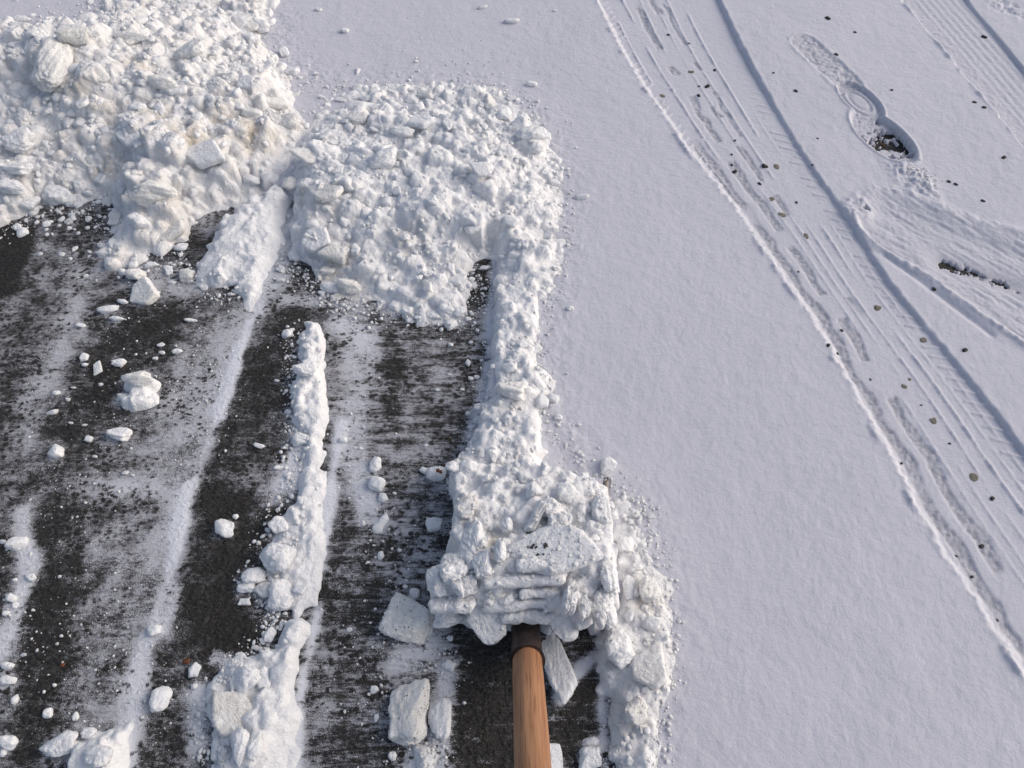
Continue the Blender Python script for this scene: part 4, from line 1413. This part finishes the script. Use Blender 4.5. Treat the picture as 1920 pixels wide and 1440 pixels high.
# blade: a dished pan under the load, its neck rising to the socket
bl = [G(862, 905), G(1138, 905), G(1140, 1165), G(858, 1165)]
nu, nv = 24, 24
vv, ff = [], []
for j in range(nv + 1):
    for i in range(nu + 1):
        s, t = i / nu, j / nv
        p = (bl[0] * (1 - s) + bl[1] * s) * (1 - t) + (bl[3] * (1 - s) + bl[2] * s) * t
        zz_ = 0.006 + 0.018 * abs(2 * s - 1) ** 3 + 0.030 * t ** 3 + 0.02 * t * math.exp(-((s - .5) / .09) ** 2)
        vv.append((p[0] - root.location[0], p[1] - root.location[1], zz_))
for j in range(nv):
    for i in range(nu):
        a = j * (nu + 1) + i
        ff.append((a, a + nu + 1, a + nu + 2, a + 1))
me = bpy.data.meshes.new('blade')
me.from_pydata(vv, [], ff)
me.polygons.foreach_set('use_smooth', np.ones(len(ff), bool))
me.materials.append(M_BLADE)
blade = bpy.data.objects.new('blade', me)
COL.objects.link(blade)
blade.parent = root
sol = blade.modifiers.new('thickness', 'SOLIDIFY')
sol.thickness = 0.0022

# ------------------------------------------------------------------ slabs and lumps stacked on the shovel load
def on_load(px, py, w, depth_m, thick_m, z, shape, mat, label, rx=0.0, ry=0.0, rz=0.0, edge=False):
    """edge: (px, py) is the middle of the slab's near edge instead of its centre"""
    g = G(px, py, z)
    wx = w * ((CAM_H - z) / -ray(px, py)[2]) / FPX
    loc = np.array([g[0], g[1], z])
    if edge:
        loc = loc + 0.5 * depth_m * np.array([-math.sin(rz) * math.cos(rx), math.cos(rz) * math.cos(rx), math.sin(rx)])
    flat = shape in 'ps'
    o = put('snow_slab' if flat else 'snow_chunk', random.choice(SHAPES[KINDS[shape] + ('_big' if shape in 'ra' else '')]), MATS[mat], loc, (wx / 2, depth_m / 2, thick_m / 2), (rx, ry, rz))
    tag(o, label, 'snow slab' if flat else 'snow chunk', 'snow pieces carried on the shovel')
    return o


LOAD = [
    (1038, 1030, 170, 0.082, 0.024, .118, 'p', 'w', 'broad smooth plate with a grey smudge lying on top of the shovel load', -0.22, -0.10, 0.25),
    (1018, 1068, 122, 0.050, 0.025, .132, 's', 'w', 'thick snow layer directly under the smudged top plate', -0.75, 0.0, -0.02, True),
    (982, 1097, 172, 0.060, 0.024, .118, 's', 'w', 'second snow layer from the top of the stack, sticking out left', -0.75, -0.03, 0.06, True),
    (1020, 1119, 96, 0.050, 0.020, .100, 's', 'w', 'short snow layer wedged right between the longer ones', -0.7, 0.05, 0.03, True),
    (945, 1121, 60, 0.040, 0.016, .094, 's', 'b', 'short creamy layer wedged left between the longer ones', -0.7, 0.0, 0.03, True),
    (978, 1142, 146, 0.060, 0.025, .088, 's', 'w', 'third long snow layer in the front of the shovel load', -0.7, -0.06, 0.01, True),
    (992, 1170, 120, 0.060, 0.028, .070, 's', 'w', 'lowest long snow layer just above the socket', -0.5, 0.08, 0.09, True),
    (915, 1163, 70, 0.070, 0.020, .056, 'p', 'w', 'pointed snow slab hanging down left of the socket', 0.35, -0.25, 0.5),
    (1056, 1158, 84, 0.060, 0.026, .058, 'a', 'w', 'jutting snow slab hanging down right of the socket', 0.35, 0.25, -0.5),
    (858, 1070, 72, 0.062, 0.050, .096, 'a', 'w', 'big rough block at the left corner of the shovel load', 0.1, 0.1, 0.2),
    (820, 1092, 44, 0.050, 0.045, .085, 'r', 'w', 'knobbly lump at the far left corner of the shovel load', 0.1, 0.1, 0.4),
    (872, 1100, 50, 0.030, 0.030, .100, 's', 'w', 'small tilted plate in front of the left corner block', 0.3, 0.2, 0.5),
    (848, 1128, 92, 0.045, 0.022, .078, 's', 'w', 'flat layer under the big left corner block', -0.5, -0.05, 0.05),
    (840, 1152, 60, 0.040, 0.022, .040, 'a', 'w', 'low crumbled block at the foot of the left corner', 0.1, 0, 0.1),
    (1068, 1122, 76, 0.020, 0.030, .108, 's', 'w', 'first blade of snow in the fan, next to the stacked layers', 0.25, 0.42, 1.35),
    (1090, 1128, 84, 0.018, 0.030, .100, 's', 'w', 'middle blade of snow in the fan at the right of the stack', 0.2, 0.45, 1.72),
    (1112, 1138, 100, 0.018, 0.030, .088, 's', 'w', 'longest blade of snow in the fan, reaching down toward the asphalt', 0.2, 0.42, 2.02),
    (1140, 1152, 34, 0.045, 0.035, .060, 'r', 'w', 'round lump at the lower right corner of the shovel load', 0, 0, 0.2),
    (1086, 1152, 46, 0.045, 0.035, .062, 'a', 'w', 'chunk tucked under the fan of blades', 0.2, 0.1, 0.5),
    (1138, 1070, 36, 0.080, 0.040, .100, 'r', 'w', 'rounded lump on the right edge of the shovel load', 0, 0, 0.2),
    (1130, 1118, 40, 0.050, 0.040, .085, 'a', 'w', 'blocky lump at the right edge beside the fan of blades', 0, 0, 0.2),
    (1128, 965, 40, 0.070, 0.040, .085, 'a', 'w', 'long lump along the far right edge of the load', 0, 0, 0.1),
    (1034, 951, 42, 0.040, 0.034, .105, 'a', 'w', 'faceted lump in the middle of the load\'s far half', 0.1, 0.1, 0.4),
    (1004, 968, 17, 0.056, 0.024, .112, 's', 'w', 'thin blade of snow leaning against the faceted lump', 0.35, 0.5, -0.35),
    (1000, 918, 34, 0.030, 0.026, .090, 'a', 'w', 'small faceted lump at the far end of the load', 0.1, 0.1, 0.2),
    (1064, 922, 46, 0.038, 0.030, .090, 'a', 'w', 'angular lump at the load\'s far right', 0.1, 0.1, 0.2),
    (1050, 975, 48, 0.022, 0.024, .112, 's', 'w', 'long lump just behind the smudged top plate', 0.1, 0.1, 0.1),
    (950, 985, 24, 0.022, 0.020, .108, 'r', 'w', 'little ball left of the thin leaning blade', 0, 0, 0),
    (872, 955, 40, 0.036, 0.03, .092, 'r', 'b', 'yellowish-white knob on the left rim of the load', 0, 0, 0),
    (890, 1012, 50, 0.045, 0.04, .098, 'a', 'w', 'bulging lump above the left corner block', 0, 0, 0.5),
    (938, 1036, 24, 0.032, 0.026, .125, 'r', 'w', 'egg-shaped lump at the left end of the smudged plate', 0, 0, 0),
    (905, 1060, 40, 0.040, 0.030, .112, 'a', 'w', 'block between the left corner block and the layers', 0, 0, 0.3),
]
load_objs = [on_load(*row) for row in LOAD]

# grey smudge on the plate
# ------------------------------------------------------------------ pebbles, leaf bits
peb_shapes = [to_mesh('pebble', chunk_shape('round', 900 + q, V3), F3, M_PEBBLE) for q in range(5)]


def pebble(px, py, w, h, mat, label, group, flat=0.6, sink=0.2):
    p, t = march(px, py)
    k = t / FPX
    o = put('pebble', random.choice(peb_shapes), mat, (p[0], p[1], p[2] + flat * h * k * (0.5 - sink)), (w * k / 2, h * k / 2, flat * h * k / 2), (0, 0, random.uniform(0, 3)))
    tag(o, label, 'pebble', group)


ORD = ('first second third fourth fifth sixth seventh eighth ninth tenth eleventh twelfth thirteenth fourteenth fifteenth sixteenth seventeenth eighteenth nineteenth '
       'twentieth twenty-first twenty-second twenty-third twenty-fourth twenty-fifth twenty-sixth twenty-seventh twenty-eighth').split()
for lab, grp, mat, rows, fl_, sk in (
        ('black pebble along the broad tyre track, counted from its far end', 'black pebbles in the tyre track', M_PEBBLE,
         '1253 66,1292 82,1311 162,1340 132,1326 163,1310 180,1378 264,1377 323,1372 290,1432 312,1437 313,1493 380,1424 345,1497 510,1553 648,1570 664,1632 712,1578 620,1860 935,1372 310,1523 310,1840 1025,1690 869,1792 1043,1870 1163,1822 1082,1780 832,1727 760', 0.6, 0.25),
        ('black pebble on the untouched snow around the boot print, counted from the far end', 'black pebbles on the smooth snow', M_PEBBLE,
         '1552 35,1603 61,1568 103,1450 137,1492 171,1533 260,1672 169,1779 341,1792 346,1843 377,1882 296,1751 542,1809 657,1845 70,1827 192,1845 202', 0.5, 0.25)):
    for kth, r in enumerate(sorted(rows.split(','), key=lambda q: float(q.split()[1]))):
        a, b = map(float, r.split())
        s = 4.5 + 6.0 * random.random() ** 1.5
        pebble(a, b, s * 1.15, s * 0.8, mat, ORD[kth] + ' ' + lab, grp, fl_, sk)
_b = sorted([(1296, 135), (1456, 313), (1446, 374), (1466, 403), (1511, 443), (1645, 578), (1731, 638), (1750, 790), (1825, 895), (1695, 725), (1705, 712), (1242, 180)], key=lambda q: q[1])
BROWN = {q: '%s flat brown pebble along the broad tyre track, counted from its far end' % w for q, w in zip(_b, 'first second third fourth fifth sixth seventh eighth ninth tenth eleventh twelfth'.split())}
for r in '1296 135 14 11,1456 313 18 13,1446 374 17 12,1466 403 20 14,1511 443 18 12,1645 578 17 17,1731 638 16 15,1750 790 17 18,1825 895 22 19,1695 725 14 12,1705 712 10 9,1242 180 14 11'.split(','):
    a, b, c, d = map(float, r.split())
    pebble(a, b, c * 0.85, d * 0.85, M_BROWN, BROWN[(a, b)], 'brown pebbles in the tyre track', 0.22, 0.42)
for px, py, w, h, lab in ((118, 1247, 8, 8, 'rust-orange pebble in the black asphalt near the left edge'), (350, 1240, 16, 12, 'dark brown pebble in the asphalt right of the pale smear')):
    pebble(px, py, w, h, M_LEAF, lab, None, 0.5, 0.3)


bpy.context.view_layer.update()
plate = load_objs[0]
mi = plate.matrix_world.inverted()
for q in range(11):
    px, py = (random.gauss(1012, 11), random.gauss(1024, 5)) if q < 8 else ((990, 1026), (1008, 1040), (1001, 1052))[q - 8]
    hit, hp, hn, _i = plate.ray_cast(mi @ Vector((0, 0, CAM_H)), (mi.to_3x3() @ Vector(ray(px, py))).normalized())
    if hit:
        wp = plate.matrix_world @ hp
        s_ = random.uniform(.0018, .0034)
        o = put('grit', random.choice(peb_shapes), M_PEBBLE, wp, (s_, s_ * .7, s_ * .5), (0, 0, random.uniform(0, 3)))
        tag(o, 'speck of dark grit in the smudge on the smooth top plate of the shovel load', 'grit', 'grit on the top snow plate')


def leaf(px, py, length, width, turn, label, mat=M_LEAF, lift=0.004):
    p, t = march(px, py)
    pts = [(-.5, 0), (-.25, .42), (0.05, .25), (.2, .5), (.5, .1), (.3, -.2), (.05, -.1), (-.2, -.35)]
    v = [(x * length, y * width, 0.15 * length * math.sin(x * 5) * 0.3) for x, y in pts] + [(0, 0, 0.002)]
    n_ = len(pts)
    f = [(i, (i + 1) % n_, n_) for i in range(n_)]
    me = bpy.data.meshes.new('leaf_fragment')
    me.from_pydata(v, [], f)
    me.materials.append(mat)
    o = bpy.data.objects.new('leaf_fragment', me)
    so = o.modifiers.new('thickness', 'SOLIDIFY')
    so.thickness = 0.0006
    o.location = (p[0], p[1], p[2] + lift)
    o.rotation_euler = (0.3, 0.1, turn)
    COL.objects.link(o)
    tag(o, label, 'leaf')


leaf(825, 894, 0.014, 0.010, -0.6, 'red-brown leaf fragment stuck on a white snow chunk', lift=0.022)
leaf(842, 822, 0.016, 0.004, 1.5, 'olive-brown blade of dry grass lying in the streaked lane', plain('dry_grass', (0.05, 0.045, 0.015), (0.09, 0.08, 0.03), 60), 0.001)
leaf(1655, 272, 0.009, 0.008, 0.4, 'brown leaf crumb in the bared toe of the boot print', lift=0.002)

# ------------------------------------------------------------------ crumbs nobody could count
def crumbs(name, label, spots, V=V1, F=F1, sit=0.18, small=None):
    """spots: (x, y, size) in metres"""
    tv = [chunk_shape('angular' if q % 3 else 'round', 500 + q, V, 1.0) for q in range(10)]
    ts = [chunk_shape('angular' if q % 3 else 'round', 540 + q, small[0], 1.0) for q in range(10)] if small else None
    VV, FF, off = [], [], 0
    for x, y, s, *zfix in spots:
        tiny = small and s < 0.0125
        v = (ts if tiny else tv)[random.randrange(10)]
        a = random.uniform(0, 6.28)
        c, sn = math.cos(a), math.sin(a)
        q = v * np.array([s * random.uniform(.4, .62), s * random.uniform(.3, .5), s * random.uniform(.28, .42)])
        q = np.stack([q[:, 0] * c - q[:, 1] * sn + x, q[:, 0] * sn + q[:, 1] * c + y, q[:, 2]], 1)
        zg = zfix[0] if zfix else float(sample(HG, xs, ys, np.array([x]), np.array([y]))[0])
        q[:, 2] += max(zg, 0) + s * sit
        VV.append(q)
        FF.append((small[1] if tiny else F) + off)
        off += len(q)
    me = bpy.data.meshes.new(name)
    V_, F_ = np.vstack(VV), np.vstack(FF)
    me.vertices.add(len(V_))
    me.vertices.foreach_set('co', V_.astype(np.float32).ravel())
    me.loops.add(len(F_) * 3)
    me.loops.foreach_set('vertex_index', F_.astype(np.int32).ravel())
    me.polygons.add(len(F_))
    me.polygons.foreach_set('loop_start', np.arange(0, len(F_) * 3, 3, dtype=np.int32))
    me.update(calc_edges=True)
    me.polygons.foreach_set('use_smooth', np.ones(len(F_), bool))
    me.materials.append(M_WHITE)
    o = bpy.data.objects.new(name, me)
    COL.objects.link(o)
    tag(o, label, kind='stuff')


def along(pts, cnt, spread, smin, smax):
    out = []
    for _ in range(cnt):
        k = random.randrange(len(pts) - 1)
        t = random.random()
        px = pts[k][0] * (1 - t) + pts[k + 1][0] * t + random.gauss(0, spread)
        py = pts[k][1] * (1 - t) + pts[k + 1][1] * t + random.gauss(0, spread)
        g = G(px, py)
        if ys[0] < g[1] < ys[-1] and abs(g[0]) < 1.6:
            out.append((g[0], g[1], smin * (smax / smin) ** (random.random() ** 2)))
    return out


spots = []
spots += along([(0, 430), (90, 395), (190, 390), (205, 470), (250, 520), (330, 480), (380, 540), (450, 560)], 520, 14, .002, .010)
spots += along([(530, 500), (580, 530), (640, 580), (740, 590), (870, 605), (900, 520), (930, 600)], 600, 13, .002, .009)
spots += along([(545, 610), (545, 700), (545, 800), (545, 900), (500, 980), (450, 1090), (510, 1150), (500, 1200), (430, 1250), (380, 1330), (380, 1440)], 620, 11, .002, .009)
spots += along([(925, 620), (910, 740), (880, 850), (840, 930)], 260, 9, .002, .008)
spots += along([(1140, 1200), (1150, 1330), (1150, 1440)], 160, 8, .002, .006)
spots += along([(250, 600), (200, 800), (130, 900), (60, 1100), (20, 1250)], 260, 60, .0015, .006)
spots += along([(420, 620), (380, 720), (350, 850)], 260, 45, .0015, .006)
spots += along([(640, 650), (690, 900), (740, 1100), (700, 1300), (790, 1400)], 300, 45, .0015, .006)
spots += along([(720, 1200), (800, 1230), (850, 1250)], 160, 22, .0015, .006)
spots += along([(200, 1100), (200, 1300), (330, 1350)], 200, 60, .0015, .005)
spots += along([(760, 1390), (820, 1400), (800, 1440)], 160, 16, .0015, .007)
crumbs('snow_crumbs', 'fine white crumbs strewn over the scraped asphalt', spots)
spots = along([(500, 60), (560, 180), (700, 178), (900, 170), (990, 215), (1050, 330), (1058, 480), (1020, 600), (1020, 700), (1030, 800), (1090, 880), (1180, 930), (1225, 1000), (1250, 1150), (1250, 1300), (1230, 1440)], 1500, 14, .0015, .008)
spots += along([(60, 60), (200, 20), (480, 30)], 250, 14, .002, .010)
spots += along([(560, 120), (700, 120), (950, 130), (1060, 300)], 120, 40, .002, .006)
spots += along([(1690, 318), (1715, 338), (1740, 355)], 120, 8, .002, .007)
crumbs('snow_crumbs', 'fine snow crumbs strewn on the smooth snow round the heaps', spots)
V2, F2 = ico(3)
spots = along([(30, 130), (200, 150), (400, 130), (480, 240), (300, 300), (100, 280), (60, 350), (240, 420)], 850, 60, .008, .028) + along([(620, 240), (900, 240), (980, 400), (900, 500), (700, 500), (620, 350), (800, 350)], 400, 45, .007, .018)
spots += along([(880, 900), (1100, 930), (1100, 1050), (880, 1080)], 130, 24, .006, .016) + along([(960, 620), (960, 900)], 90, 16, .006, .014) + along([(1180, 960), (1210, 1150), (1190, 1440)], 110, 14, .006, .014)
spots += along([(560, 640), (570, 800), (565, 1000), (500, 1090), (530, 1180), (450, 1320), (430, 1440)], 160, 14, .006, .015)
crumbs('snow_rubble', 'rubble of small snow lumps covering the heaps, ridges and banks', spots, V2, F2, 0.0, ico(2))

# crumbs dusted over the slabs on the shovel
inv = [(o, o.matrix_world.inverted(), o.matrix_world) for o in load_objs]
spots = []
for _ in range(420):
    px, py = random.uniform(815, 1148), random.uniform(930, 1172)
    g = G(px, py, 0.09)
    x, y = float(g[0]), float(g[1])
    top = float(sample(HG, xs, ys, np.array([x]), np.array([y]))[0])
    if top < 0.03:
        top = None
    for o, mi, mw in inv:
        if abs(o.location.x - x) > .12 or abs(o.location.y - y) > .09:
            continue
        hit, hp, hn, _i = o.ray_cast(mi @ Vector((x, y, 0.5)), (mi.to_3x3() @ Vector((0, 0, -1))).normalized())
        if hit:
            zh = (mw @ hp).z
            top = zh if top is None else max(top, zh)
    if top is not None:
        spots.append((x, y, 0.0025 * (0.009 / 0.0025) ** (random.random() ** 1.6), top))
crumbs('snow_crumbs', 'fine crumbs dusted over the snow slabs on the shovel', spots, *ico(2), 0.0)
